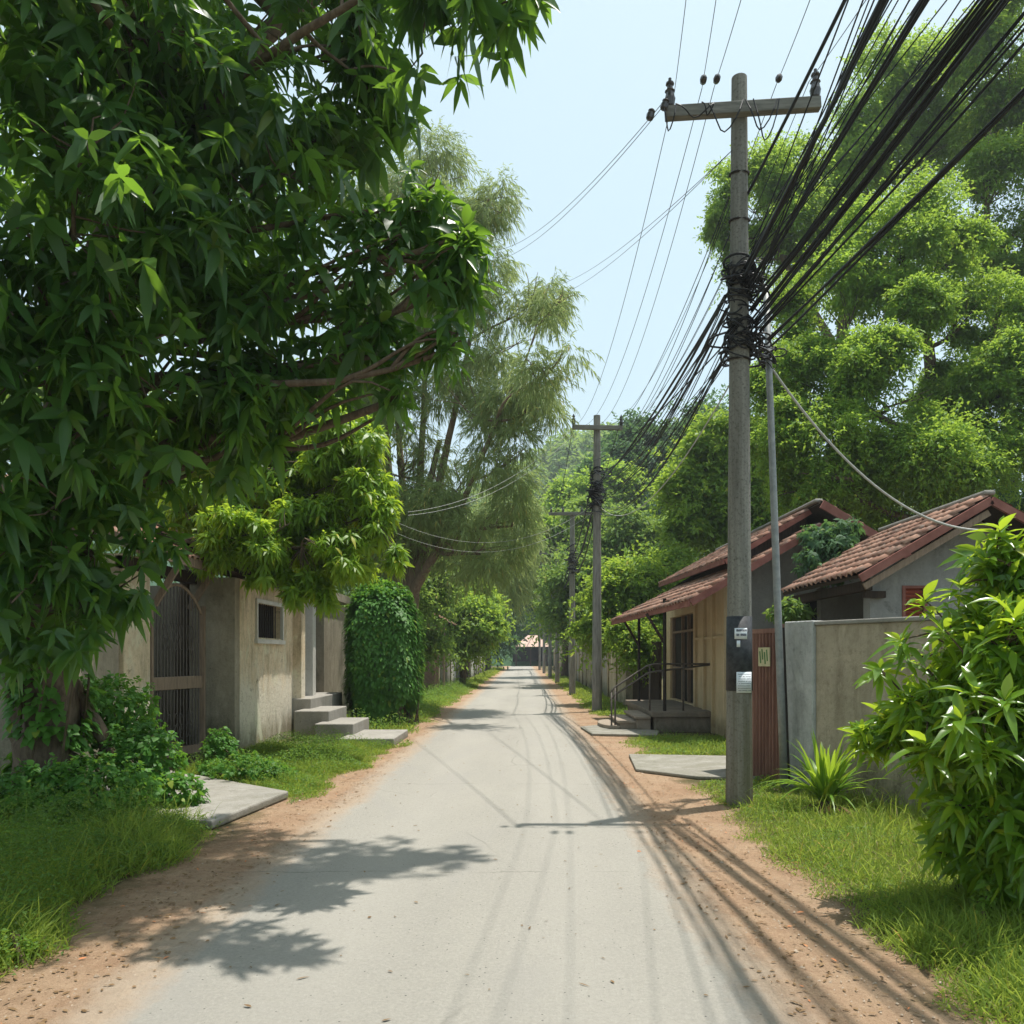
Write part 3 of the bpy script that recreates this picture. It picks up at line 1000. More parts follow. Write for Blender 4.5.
scribble(nb, zp(629.2), 2, -.5 - yaw + .27, .45 - yaw + .1, .026, .05)
scribble(nl, zp(674), 8, -.38, .7, .006, .026)
tr = band(zp(647), zp(640.5), -.45 - yaw + .27, -.2 - yaw + .27, .006, 'paper', 'torn_notice', pole1, 5)

tm = MB()
tangle(tm, (PX, PY, EYE + (HZ - 283) * PY / F), .13, .22, 46, .1, .1)
tangle(tm, (PX + .12, PY - .02, EYE + (HZ - 283) * PY / F), .16, .14, 20, .1, .12)
tangle(tm, (PX, PY, EYE + (HZ - 335) * PY / F), .1, .2, 44, .1, .105)
tangle(tm, (PX + .2, PY + .3, EYE + (HZ - 335) * PY / F), .28, .16, 26, .1, .1)
tm.build('cable_tangle', M['cable'], pole1)
for z in (6.62, 7.15, 5.05):
    MB().tube([(PX + (rp(z) + .012) * math.cos(a), PY + (rp(z) + .012) * math.sin(a), z + .02 * math.sin(a)) for a in np.linspace(0, 2 * math.pi, 17)], .012, 5).build('strap', M['iron'], pole1)

P2 = (2.18, 23.9)
pole2 = utility_post('second utility post from the front, tall with one crossarm, before the concrete wall', P2[0], P2[1], 8.85, 8.45, .15, .1, R(-1), 1.5)
tm = MB()
tangle(tm, (P2[0], P2[1], EYE + (HZ - 490) * P2[1] / F), .2, .55, 60, .1, .13, .018)
tm.build('cable_tangle', M['cable'], pole2)
far_posts = [(2.05, 34, 7.75, 7.68, 'third utility post from the front, slim with a short high crossarm', False, 2.0),
             (2.0, 48, 8.1, 7.75, 'fourth utility post from the front, with two crossarms of insulators', True, 2.2),
             (1.95, 60, 9.2, 8.9, 'fifth utility post from the front, close behind the double crossarm post', True, 1.9),
             (1.85, 74, 8.2, 7.9, 'sixth utility post from the front, thin and far off', False, 1.9),
             (1.75, 90, 8.4, 8.0, 'last utility post of the row, near the road end shelter', False, 1.9)]
for x, y, hg, az, lb, sec, arm in far_posts:
    p = utility_post(lb, x, y, hg, az, .14, .1, R(.5), arm, False, sec)
    tm = MB()
    tangle(tm, (x, y, hg - 2.0), .25, .6, 26, .1, .13, .025)
    tm.build('cable_tangle', M['cable'], p)

# slim steel post leaning beside the wall pillar
TB, TT = Vector((3.25, 9.98, -.05)), Vector((3.02, 9.98, EYE + (HZ - 287) * 9.98 / F))
h = thing('steel_post', 'slim leaning grey steel post between the red gate and wall pillar', 'post', (3.25, 9.98, 0))
MB().tube([TB.lerp(TT, t) for t in np.linspace(0, 1, 6)], np.linspace(.05, .04, 6), 12).build('shaft', M['galv'], h, smooth=True)
MB().beam(TB.lerp(TT, .03) + Vector((.066, .02, 0)), TB.lerp(TT, .33) + Vector((.066, .02, 0)), .025, .03).build('stiffener', M['iron'], h)
tm = MB()
pc = TB.lerp(TT, .855)
tangle(tm, tuple(pc), .09, .1, 16, .1, .06)
tm.build('cable_tangle', M['cable'], h)


# ------------------------------------------------------------------ cables
LAST = []


def cable(p0, p1, sag, r, label, group, mat='cable', n=26, through=None, wave=0.0):
    p0, p1 = np.array(p0, float), np.array(p1, float)
    if through is not None:                       # p1 = (a seen point, the factor to go on beyond it)
        q, kf = np.array(through[0]), through[1]
        t = 1 / kf
        p1 = p0 + (q - p0) * kf
        p1[2] = p0[2] + (q[2] - p0[2] + 4 * sag * t * (1 - t)) / t
    t = np.linspace(0, 1, n)
    pts = p0[None] * (1 - t)[:, None] + p1[None] * t[:, None]
    pts[:, 2] -= 4 * sag * t * (1 - t)
    if wave:
        ph = random.uniform(0, 6)
        pts[:, 0] += wave * np.sin(t * 23 + ph)
        pts[:, 2] += wave * np.cos(t * 19 + ph)
    LAST[:] = [pts[0], pts[1]]
    V, Q = tubes(pts[None], np.full((1, n), r), 6)
    o = np_obj('overhead_cable', V, Q, M[mat], base=tuple(p0), smooth=True)
    return tag(o, label, 'cable', group)


def strand(px, py, Y):
    return P(px, py, Y)


# heavy communication bundles from the tangle overhead towards the camera
up_t, lo_t = EYE + (HZ - 290) * PY / F, EYE + (HZ - 335) * PY / F
bundles = [  # seen point at the frame edge, attach height, attach x, count, radius, spread
    ((688, 60, 7.4), None, 0, 0, 0, 0),
    ((886, 0, 5.4), up_t + .1, .03, 6, .019, .05),
    ((930, 0, 5.4), up_t - .05, .06, 5, .013, .10),
    ((985, 0, 5.2), up_t - .25, .1, 6, .019, .06),
    ((1008, 0, 5.0), lo_t + .1, .12, 6, .018, .05),
    ((1024, 22, 5.0), lo_t, .16, 5, .014, .10),
    ((1024, 92, 4.8), lo_t - .12, .3, 4, .018, .035)]
for (q, az, ax, cnt, r, spr) in bundles:
    if az is None:
        continue
    for k in range(cnt):
        e = np.array([random.uniform(-1, 1), 0, random.uniform(-1, 1)]) * spr
        q3 = np.array(P(*q)) + e * .7
        s0 = (PX + ax + random.uniform(-.03, .03), PY - .12, az + random.uniform(-.06, .06))
        cable(s0, None, .34 + random.uniform(-.2, .22), r * random.uniform(.42, .92),
              'heavy black cable in the bundles rising overhead from the notice post tangle', 'thick black cables overhead', through=(q3, 4.6), n=40, wave=.012)
# thin wires among them
for k in range(16):
    q = (random.choice([random.uniform(846, 900), random.uniform(900, 985)]), 0, 5.6)
    s0 = (PX + .1, PY - .1, up_t + random.uniform(-.4, .5))
    cable(s0, None, random.uniform(.05, .5), random.uniform(.0045, .007), 'thin wire running between the heavy cable bundles above the notice post', 'thin wires among the bundles', through=(P(*q), 4.2))

# bundles from the first post's tangle to the second post
for k in range(24):
    z0 = random.choice([up_t - .1, up_t - .05, lo_t - .05]) + random.uniform(-.15, .12)
    z1 = EYE + (HZ - random.uniform(455, 515)) * P2[1] / F
    cable((PX - .1 + random.uniform(-.05, .1), PY + .1, z0), (P2[0] + random.uniform(-.12, .12), P2[1] - .1, z1), random.uniform(.1, 1.1), random.choice([.005, .006, .007, .009, .017]),
          'black cable slung from the notice post tangle to the second post', 'cables slung between first and second post', n=30, wave=.006)
cable((PX + .1, PY + .1, lo_t - .2), (P2[0] + .12, P2[1] - .05, EYE + (HZ - 508) * P2[1] / F), .85, .009, 'lowest looping cable ending in a pale bend on the second post', None, 'cable_pale', n=36)
# power conductors from the crossarm: over the camera, and on to the second post
ca = lambda px: (PX + (px - 737) * 8.9 / F, 8.82, ARMZ + .18 + (px - 737) * .0007)
for a, top, b in ((667, 686, 573), (694, 716, 583), (706, 741, 596), (768, 810, 606), (800, 866, 620)):
    cable(ca(a), None, .25, .0036, 'thin power line from the front crossarm passing overhead towards the viewer', 'power lines over the crossarm', through=(P(top, 0, 7.0 if a < 760 else 6.4), 4.5))
    if a in (694, 706, 768):
        dv = (LAST[1] - LAST[0]) / np.linalg.norm(LAST[1] - LAST[0])
        MB().lathe(tuple(LAST[0] + dv * .25), [(.012, -.08), (.034, -.06), (.038, 0), (.025, .02), (.036, .04), (.012, .08)], 9, tuple(dv)).build('strain_insulator', M['ceramic'], pole1)
    cable(ca(a), (P2[0] + (b - 597) * P2[1] / F, P2[1], 8.55), .9, .0042, 'thin power line strung from the front crossarm to the second post', 'power lines between crossarms')
q = P(845, 0, 6.2)
cable((PX + .09, PY, EYE + (HZ - 195) * PY / F), None, .25, .016, 'single wire rising from a strap on the notice post above the bundles', None, through=(q, 4.2))
for k in range(5):
    cable((PX - .1, PY + .05, up_t + random.uniform(.3, 1.3)), (P2[0] + random.uniform(-.3, .3), P2[1], random.uniform(7.4, 8.3)), random.uniform(.2, .9), .005, 'fine wire strung above the slung bundles towards the second post', 'fine wires above the slung bundles', n=22)
# service drops
for dy in (0, 11):
    cable((PX - .88, 8.8, ARMZ + .02 - dy * .004), P(497 - dy * .3, 250 + dy, 21), .35, .004, 'service drop from the front crossarm end to the feathery tree', 'service drops towards the tall feathery tree')
    cable((PX - .1, 9.0, ARMZ - .42), P(555, 286 + dy, 24), .25, .004, 'service drop from below the crossarm leading towards the far left', 'lower service drops to the left')
    cable((P2[0] - .7, P2[1], 8.5 - dy * .02), P(408, 512 + dy * .3, 19), .5, .0055, 'pale wire from the second post crossarm sloping left before the feathery tree', 'wires left of the second post', 'cable_pale')  # sunlit look of the wire put into its pale sheath colour
    cable((P2[0] - .1, P2[1], 6.2 - dy * .02), P(396, 522 + dy, 20), .8, .0042, 'slack pale wire drooping across the road before the feathery tree', 'slack wires over the road', 'cable_pale')
cable(tuple(pc + Vector((.04, 0, -.1))), P(992, 530, 11.1), .55, .016, 'pale wire drooping from the slim steel post to the grey house gable', None, 'cable_pale')
cable(tuple(pc + Vector((.02, 0, .05))), (PX + .1, PY, lo_t - .05), .06, .02, 'short black jumper cable between steel post and notice post', None)
# onward spans
prev = (P2[0], P2[1], 6.9, 8.5)
for i, (x, y, hg, az, lb, sec, arm) in enumerate(far_posts):
    for k in range(4):
        cable((prev[0] + random.uniform(-.1, .1), prev[1], prev[2] + random.uniform(-.5, .5)), (x, y, hg - 2.1 + random.uniform(-.5, .5)), random.uniform(.3, .9), .02, 'black cable between the posts farther down the road', 'cables between the far posts', n=14)
    for k in (-.7, .7):
        cable((prev[0] + k, prev[1], prev[3] + .2), (x + k, y, az + .2), .35, .011, 'thin power line between the far crossarms', 'power lines between the far crossarms', n=14)
    prev = (x, y, hg - 2.1, az)
# short jumpers hanging about the front crossarm
jm = MB()
for a, b, dz in ((655, 668, .25), (694, 706, .1), (668, 706, .12), (737, 768, .3), (745, 770, .42), (735, 700, .3)):
    A, B = np.array(ca(a)), np.array(ca(b))
    A[2] -= .15
    B[2] -= .18
    t = np.linspace(0, 1, 9)
    pts = A * (1 - t)[:, None] + B * t[:, None]
    pts[:, 2] -= dz * 4 * t * (1 - t)
    pts[:, 1] -= .05 * np.sin(t * 9)
    jm.tube(pts, .008, 5)
jm.build('jumper_wire', M['cable'], pole1)
for a, dz in ((668, -.16), (654, -.26)):
    c = np.array(ca(a)) + np.array([-.12 if dz < -.1 else 0, 0, dz])
    MB().lathe(tuple(c), [(.015, -.07), (.04, -.05), (.045, 0), (.03, .02), (.042, .04), (.015, .07)], 9, (.3, .1, 1)).build('strain_insulator', M['ceramic'], pole1)


# ------------------------------------------------------------------ vegetation
def B(px, py, rpx, Y, ry=None, dy=None):
    """a lobe of a crown from its outline in the photograph: centre, radius in pixels, distance (dy = depth in metres)"""
    x, y, z = P(px, py, Y)
    r = rpx * Y / F
    return (x, y, z, r, dy or r, (ry or rpx) * Y / F)


def in_lobes(lobes, n, inner=.45, rough=.22, power=2.0):
    """points in a union of ellipsoids, with the outward direction at each"""
    L = np.array(lobes, float)
    wgt = (L[:, 3] * L[:, 5]) ** (power / 2)
    idx = rng.choice(len(L), n, p=wgt / wgt.sum())
    d = unit(n)
    rad = inner + (1 - inner) * np.sqrt(rng.random(n))
    rad *= 1 + rough * wob(d * 3 + idx[:, None] * 1.7, 1.4)
    c, r = L[idx, :3], L[idx, 3:]
    return c + d * r * rad[:, None], norm(d / r), idx


def whorl(pos, axis, k, L, W, droop=.35, spread=(50, 95), lod='hi', fold=.22, back=.0):
    """k leaves round the end of every shoot"""
    n = len(pos)
    axis = norm(axis)
    ref = np.where(np.abs(axis[:, 2:3]) > .9, np.array([[1., 0, 0]]), np.array([[0, 0, 1.]]))
    u = norm(np.cross(axis, ref))
    v = np.cross(axis, u)
    kk = np.arange(k)
    phi = (kk[None] * 2.399 + rng.random((n, 1)) * 6.28 + rng.normal(size=(n, k)) * .25)
    th = np.radians(np.linspace(spread[0], spread[1], k))[None] + rng.normal(size=(n, k)) * .18
    radial = u[:, None] * np.cos(phi)[..., None] + v[:, None] * np.sin(phi)[..., None]
    d = axis[:, None] * np.cos(th)[..., None] + radial * np.sin(th)[..., None]
    d[..., 2] -= .18
    nrm = axis[:, None] * np.sin(th)[..., None] - radial * np.cos(th)[..., None] + np.array([0, 0, .5])
    p = pos[:, None] - axis[:, None] * (kk / max(k - 1, 1) * back)[None, :, None]
    LL = L * rng.uniform(.5, 1.12, (n, k)) * rng.uniform(.65, 1.2, (n, 1))
    WW = W * LL / L * rng.uniform(.85, 1.15, (n, k))
    p, d, nrm = (np.ascontiguousarray(np.broadcast_to(q, (n, k, 3))).reshape(-1, 3) for q in (p, d, nrm))
    return leaves(p, d, nrm, LL.ravel(), WW.ravel(), droop * rng.uniform(.4, 1.4, n * k), fold, lod)


def limb(a, b, r0, r1, K=9, bow=.12, sag=0.0):
    a, b = np.array(a, float), np.array(b, float)
    L = np.linalg.norm(b - a)
    t = np.linspace(0, 1, K)
    off = rng.normal(size=3) * bow * L
    off2 = rng.normal(size=3) * bow * .35 * L
    pts = a + (b - a) * t[:, None] + off * (np.sin(np.pi * t) * .5)[:, None] + off2 * (np.sin(2 * np.pi * t) * .5)[:, None]
    pts[:, 2] += (-sag * L * t * (1 - t) * 4)
    return pts, np.linspace(r0, r1, K)


def wood_mesh(trunks, lobes, per=5, r_sub=.25, twigs=None, sides=8, reach=.8):
    """trunk polylines [(points, radii)], a limb from the nearest trunk point to every lobe, side branches inside each lobe, twigs to shoots"""
    parts = []
    nodes = []
    for pts, rad in trunks:
        pts, rad = np.array(pts, float), np.array(rad, float)
        t = np.linspace(0, len(pts) - 1, max(10, len(pts) * 4))
        PP = np.stack([np.interp(t, np.arange(len(pts)), pts[:, k]) for k in range(3)], 1)
        rr = np.interp(t, np.arange(len(pts)), rad)
        for _ in range(2):
            PP[1:-1] = (PP[:-2] + 2 * PP[1:-1] + PP[2:]) / 4
        PP[1:-1] += rng.normal(size=(len(PP) - 2, 3)) * rr[1:-1, None] * .10
        parts.append(tubes(PP[None], rr[None], 12))
        nodes += [(p, r) for p, r in zip(PP, rr)]
    NP = np.array([p for p, r in nodes])
    NR = np.array([r for p, r in nodes])
    lp, lr, sp, sr = [], [], [], []
    for x, y, z, rx, ry, rz in lobes:
        c = np.array((x, y, z))
        dd = np.linalg.norm(NP - c, axis=1) + np.maximum(0, NP[:, 2] - z + .2 * rz) * 2
        i = dd.argmin()
        r0 = min(NR[i] * .6, .03 + .03 * math.sqrt(rx * rz) + .008 * dd[i])
        p, r = limb(NP[i], c + np.array((0, 0, -.2 * rz)), r0, r0 * .45, 9, .1)
        lp.append(p)
        lr.append(r)
        for _ in range(per):
            d = unit(1)[0]
            d[2] = abs(d[2]) * .8 - .15
            s = p[rng.integers(4, 9)]
            p2, r2 = limb(s, c + d * np.array((rx, ry, rz)) * reach, r0 * .45 + .004, .006, 9, .12)
            sp.append(p2)
            sr.append(r2)
    if lp:
        parts.append(tubes(np.array(lp), np.array(lr), sides))
    if sp:
        parts.append(tubes(np.array(sp), np.array(sr), 5))
        if twigs is not None and len(twigs):
            allp = np.array(sp).reshape(-1, 3)
            tp = []
            for q in twigs:
                s = allp[((allp - q) ** 2).sum(1).argmin()]
                if np.linalg.norm(s - q) > .55:
                    continue
                m = (s + q) / 2 + rng.normal(size=3) * .04
                tp.append((s, m, q))
            parts.append(tubes(np.array(tp), np.tile([.009, .007, .004], (len(tp), 1)), 4))
    return cat_meshes(parts)


def plant(name, label, cat, base, group, wood, crown, bark, leaf, smooth=False, trunk_name='trunk', crown_name='crown'):
    h = thing(name, label, cat, base, group)
    if wood is not None:
        np_obj(trunk_name, wood[0], wood[1], M[bark], h, smooth=True)
    np_obj(crown_name, crown[0], crown[1], M[leaf], h, smooth=smooth)
    return h


def clumps(lobes, n, f0, f1, at=.72, flat=.85):
    """smaller lobes over the surface of each lobe: the separate sprays of a crown"""
    out = []
    for x, y, z, rx, ry, rz in lobes:
        d = unit(n)
        d[:, 2] = np.where(d[:, 2] < -.55, -d[:, 2], d[:, 2])
        for q in d:
            s = random.uniform(f0, f1)
            k = at * random.uniform(.75, 1.15)
            out.append((x + q[0] * rx * k, y + q[1] * ry * k, z + q[2] * rz * k, rx * s, ry * s, rz * s * flat))
    return out


# --- the big dark tree at the left edge, hanging over the road
A = [B(150, 60, 160, 6.2), B(60, 30, 150, 5.4), B(320, 45, 100, 6.6), B(420, 30, 62, 5.6), B(480, 5, 48, 5.3), B(522, -5, 32, 5.2, 30), B(375, 90, 55, 6.6, 60),
     B(60, 215, 150, 5.2), B(230, 215, 130, 6.2), B(330, 160, 62, 6.8), B(395, 262, 60, 6.3, 62), B(448, 275, 40, 6.1, 48), B(450, 345, 30, 6.1, 32), B(425, 205, 42, 6.2, 30), B(470, 245, 20, 6.1, 22), B(400, 395, 26, 6.3, 20),
     B(325, 300, 80, 6.5), B(370, 350, 52, 6.5, 44), B(150, 380, 130, 6.2), B(30, 420, 130, 5.8), B(250, 400, 70, 6.6), B(215, 450, 50, 7.0), B(310, 385, 46, 6.7, 36), B(140, 470, 58, 7.0), B(255, 430, 34, 6.8),
     B(90, 540, 85, 6.4), B(20, 600, 85, 6.2), B(100, 605, 44, 6.6, 36), B(50, 640, 50, 6.8, 34), B(10, 500, 90, 6.0), B(70, 330, 90, 5.6),
     # unseen lobes above and beside the frame, added to shade road and crown
     (-3.4, 7.6, 9.2, 2.4, 2.0, 1.6), (-.9, 8.0, 9.9, 1.5, 1.2, 1.0), (.75, 7.85, 10.3, .95, .8, .7), (-1.3, 6.7, 9.4, .85, .6, .6), (-.5, 7.2, 9.8, .7, .5, .5), (-5.2, 7.6, 8.0, 2.6, 2.4, 2.0), (-6.6, 6.0, 6, 2, 2, 2.2),
     (-6.3, 5.0, 4.0, 1.6, 1.6, 1.8), (-4.9, 4.2, 5.2, 1.4, 1.3, 1.5), (-3.3, 4.6, 6.8, 1.4, 1.2, 1.2), (-4.6, 2.4, 6.6, 1.8, 1.6, 1.3), (-3.3, 3.4, 7.6, 1.2, 1.2, 1.0), (-6.2, 3.0, 5.2, 2.0, 2.0, 1.8), (-5.0, .6, 6.0, 2.0, 1.8, 1.5), (-1.6, 6.2, 8.2, 1.3, 1.0, 1.1), (-4.6, 9.6, 7.0, 2.0, 1.6, 1.8)]
sh, od, ix = in_lobes(clumps(A, 10, .24, .44), 4400, .45, .2, 1.6)
ax = norm(od * np.array([1, 1, .7]) + rng.normal(size=od.shape) * .35 + np.array([0, 0, .3]))
parts = [whorl(sh, ax, 10, .225, .07, .46, (38, 110), 'hi', .2, .09)]
top = [l for l in A if l[2] > 8.6]
sh3, od3, _ = in_lobes(clumps(top, 9, .22, .45), 430, .2, .3, 1.5)  # extra leaves in the unseen top, added to thicken the road shadow
parts.append(whorl(sh3, od3 + rng.normal(size=od3.shape) * .5, 9, .26, .09, .4, (55, 110), 'mid', .15, .06))
sh2, od2, _ = in_lobes(A, 3800, .05, .1, 1.9)            # inner, smaller leaves that close the crown
parts.append(whorl(sh2, od2 + rng.normal(size=od2.shape) * .8, 7, .22, .08, .5, (40, 110), 'mid', .1, .05))
crown = cat_meshes(parts)
tw = sh[rng.random(len(sh)) < .35]
trunks = [([(-5.0, 8.4, -.1), (-4.98, 8.4, .5), (-4.9, 8.3, 1.3), (-4.75, 8.1, 2.4), (-4.6, 7.9, 3.6), (-4.2, 7.6, 5.2)], [.40, .30, .25, .22, .2, .15]),
          ([(-5.3, 8.6, -.1), (-5.25, 8.55, .6), (-5.3, 8.4, 1.8), (-5.5, 8.0, 3.4), (-5.6, 7.4, 5.4)], [.30, .2, .17, .15, .1]),
          ([(-4.7, 8.2, -.1), (-4.76, 8.25, .4), (-4.85, 8.3, 1.0)], [.26, .13, .12]),
          ([(-4.3, 8.7, -.05), (-4.35, 8.66, .45), (-4.6, 8.55, 1.0), (-4.8, 8.4, 1.5)], [.09, .08, .075, .07]),
          ([(-4.6, 7.9, 3.6), (-3.6, 7.2, 4.9), (-2.4, 6.0, 5.9), (-1.0, 5.5, 6.3)], [.09, .06, .04, .02]),
          ([(-4.2, 7.6, 5.2), (-3.4, 7.8, 7.0), (-1.8, 8.2, 8.8), (.4, 8.5, 9.9)], [.13, .11, .08, .04])]
wood = wood_mesh(trunks, [(x, y, z, rx * .8, ry * .8, rz * .8) for x, y, z, rx, ry, rz in A], 4, twigs=tw)
plant('broadleaf_tree', 'huge dark tree with drooping pointed leaves filling the upper left, over the road', 'tree', (-5, 8.4, 0), None, wood, crown, 'bark', 'leaf_dark', True)

# --- the sunlit yellow-green tree over the plastered house
Bt = [B(325, 460, 48, 12.4), B(255, 440, 55, 12.8), B(355, 500, 36, 12.2), B(300, 540, 58, 12.0, 46), B(240, 535, 38, 11.7, 28), B(380, 530, 22, 12.0, 36), B(275, 490, 60, 13.0), B(345, 560, 40, 12.0, 34),
      B(310, 590, 24, 11.9, 22), B(205, 470, 48, 13.3, 40), B(375, 485, 26, 12.6, 18), B(315, 405, 34, 13.3, 24), B(395, 560, 10, 11.8, 16), B(270, 575, 25, 11.8, 16), B(215, 515, 44, 12.2, 36), B(318, 600, 24, 11.9, 18), B(235, 555, 34, 11.9, 24), B(345, 470, 44, 12.4), B(285, 430, 44, 13.0), B(360, 440, 30, 12.8)]
Bt = [(x * 1.09, y * 1.09, EYE + (z - EYE) * 1.09, rx * 1.09, ry * 1.09, rz * 1.09) for x, y, z, rx, ry, rz in Bt]
sh, od, ix = in_lobes(clumps(Bt, 11, .28, .5), 7200, .4, .25, 1.7)
ax = norm(od + rng.normal(size=od.shape) * .4 + np.array((0, 0, .3)))
crown = whorl(sh, ax, 10, .19, .055, .5, (45, 105), 'mid', .15, .06)
wood = wood_mesh([([(-6.4, 15.0, 0), (-6.3, 14.8, 1.6), (-6.2, 14.6, 3.2), (-5.4, 13.9, 4.3), (-4.2, 13.0, 4.9)], [.16, .13, .09, .05, .03])], [l for l in Bt if l[2] > 3.3], 4, twigs=sh[::6])
plant('broadleaf_tree', 'sunlit yellow-green tree arching over the plastered house and its barred window', 'tree', (-6.4, 15, 0), None, wood, crown, 'bark', 'leaf_bright', True)


# --- the tall feathery tree beyond the ivy column
def feathers(lobes, n, strand_len, k, L, W, inner=.5, hang=.75):
    sh, od, ix = in_lobes(lobes, n, inner, .25, 1.9)
    d = norm(od * np.array([1, 1, .5]) + rng.normal(size=od.shape) * .35 + np.array([0, 0, -hang * .6]))
    t = np.linspace(0.05, 1, k)
    SL = strand_len * rng.uniform(.6, 1.3, n)
    p = sh[:, None] + d[:, None] * (SL[:, None] * t)[..., None]
    p[..., 2] -= hang * (SL[:, None] * t ** 2) * .8
    dd = norm(d[:, None] * .9 + np.array([0, 0, -.7]) + rng.normal(size=(n, k, 3)) * .42)
    nn = rng.normal(size=(n * k, 3))
    return leaves(p.reshape(-1, 3), dd.reshape(-1, 3), nn, L * rng.uniform(.6, 1.25, n * k), W, .25, .1, 'lo'), sh


Ct = [B(430, 182, 42, 22), B(385, 205, 42, 22), B(465, 225, 44, 21), B(500, 208, 28, 21, 24), B(415, 265, 52, 21), B(480, 285, 42, 21, 36), B(532, 292, 30, 20, 26), B(556, 300, 20, 20, 26),
      B(552, 362, 30, 19.5, 34), B(500, 345, 44, 21, 32), B(440, 345, 54, 22), B(378, 390, 48, 22), B(470, 405, 54, 21), B(532, 405, 30, 20, 26), B(400, 465, 46, 22), B(455, 480, 52, 21.5),
      B(500, 460, 36, 20.5, 44), B(375, 320, 46, 23), B(512, 520, 26, 21, 32), B(440, 540, 40, 22, 36), B(480, 548, 38, 21, 30), B(395, 530, 34, 23, 36)]
Ct = [l if l[0] > .25 and l[2] > 8 else (l[0] * 1.16, l[1] * 1.16, EYE + (l[2] - EYE) * 1.16, l[3] * 1.16, l[4] * 1.16, l[5] * 1.16) for l in Ct]
Cs = []
for x, y, z, rx, ry, rz in Ct:
    for _ in range(5):
        d = unit(1)[0]
        s = random.uniform(.3, .52)
        Cs.append((x + d[0] * rx * .75, y + d[1] * ry * .75, z + d[2] * rz * .75, rx * s, ry * s, rz * s * .8))
crown, sh = feathers(Cs, 11500, .5, 12, .22, .028, .3, .32)
base = P(405, 718, 26.6)
bz = (base[0], 26.6, 0)
tr = []
fork = P(412, 600, 26.6)
for tgt, r in (((400, 440, 27), .17), ((395, 380, 26.6), .15), ((440, 440, 26), .18), ((470, 340, 25), .15), ((505, 400, 23), .12), ((430, 250, 25.5), .12)):
    q = P(*tgt)
    mid = [fork[i] * .5 + q[i] * .5 + (.25 if i == 0 else 0) * random.uniform(-1, 1) for i in range(3)]
    tr.append(([(fork[0] + random.uniform(-.15, .15), fork[1], fork[2]), mid, q], [.18, r * .8, r * .45]))
tr.insert(0, ([(bz[0], 26.6, -.1), (bz[0] + .05, 26.6, 1.2), fork], [.32, .26, .22]))
tr.insert(1, ([(bz[0] - .6, 26.8, -.1), (bz[0] - .55, 26.8, 2), P(395, 560, 27), P(385, 440, 27), P(380, 330, 26.6)], [.32, .26, .2, .15, .08]))
wood = wood_mesh(tr, Ct, 6, reach=1.0)
plant('feathery_tree', 'tall airy tree with drooping feathery foliage behind the ivy column', 'tree', bz, None, wood, crown, 'bark_pale', 'leaf_feather')


# --- layered trees on the right
def domes(lobes, per, leaves_per, L, W, sub=.44, flat=.8, fill=.3):
    """rounded clumps of small leaflets over every lobe, with looser leaves between them"""
    P_, D_, N_ = [], [], []
    for x, y, z, rx, ry, rz in lobes:
        d = unit(per)
        d[:, 2] = np.where(d[:, 2] < -.5, -d[:, 2], d[:, 2])
        c = np.array((x, y, z)) + d * np.array((rx, ry, rz)) * rng.uniform(.35, .9, (per, 1))
        rs = sub * (rx * rz) ** .5 * rng.uniform(.55, 1.25, per)
        e = unit(per * leaves_per).reshape(per, leaves_per, 3)
        e[..., 2] = np.where(e[..., 2] < -.45, -e[..., 2], e[..., 2])
        rad = rng.uniform(.12, 1.15, (per, leaves_per, 1)) ** .6 * (1 + .42 * wob(e * 3 + c[:, None] * 2, 1.6))[..., None]
        p = c[:, None] + e * rad * rs[:, None, None] * np.array((1, 1, flat))
        dd = norm(e * np.array((1, 1, .5)) + rng.normal(size=e.shape) * .55 + np.array((0, 0, -.2)))
        P_.append(p.reshape(-1, 3))
        D_.append(dd.reshape(-1, 3))
        N_.append(norm(np.array((0, 0, .8)) + e * .7 + rng.normal(size=e.shape) * .45).reshape(-1, 3))
    if fill:
        p, o, _ = in_lobes(lobes, int(fill * sum(len(q) for q in P_)), .1, .2)
        P_.append(p)
        D_.append(norm(o * .5 + rng.normal(size=o.shape)))
        N_.append(norm(rng.normal(size=o.shape) * .6 + np.array((0, 0, .8))))
    p, d, nn = (np.concatenate(q) for q in (P_, D_, N_))
    n = len(p)
    body = leaves(p, d, nn, L * rng.uniform(.6, 1.3, n), W * rng.uniform(.7, 1.2, n), .25, .1, 'lo')
    # sprays that fray the outline
    ns = max(20, n // 75)
    sp, so, _ = in_lobes(lobes, ns, .92, .38)
    t = np.arange(9) / 8
    sd = norm(so * np.array((1, 1, .6)) + rng.normal(size=so.shape) * .5)
    pp = sp[:, None] + sd[:, None] * (t * L * 3.2)[None, :, None]
    pp[..., 2] -= (t ** 2 * L * .9)
    dd = norm(sd[:, None] * .5 + rng.normal(size=pp.shape) * .7)
    m = ns * 9
    spray = leaves(pp.reshape(-1, 3), dd.reshape(-1, 3), rng.normal(size=(m, 3)) * .5 + np.array((0, 0, .8)), L * rng.uniform(.6, 1.1, m), W * .9, .25, .1, 'lo')
    return cat_meshes([body, spray])


def puff(lobes, k=1.04, ky=1.2):
    return [(x, y, z, rx * k, ry * k, rz * ky) for x, y, z, rx, ry, rz in lobes]


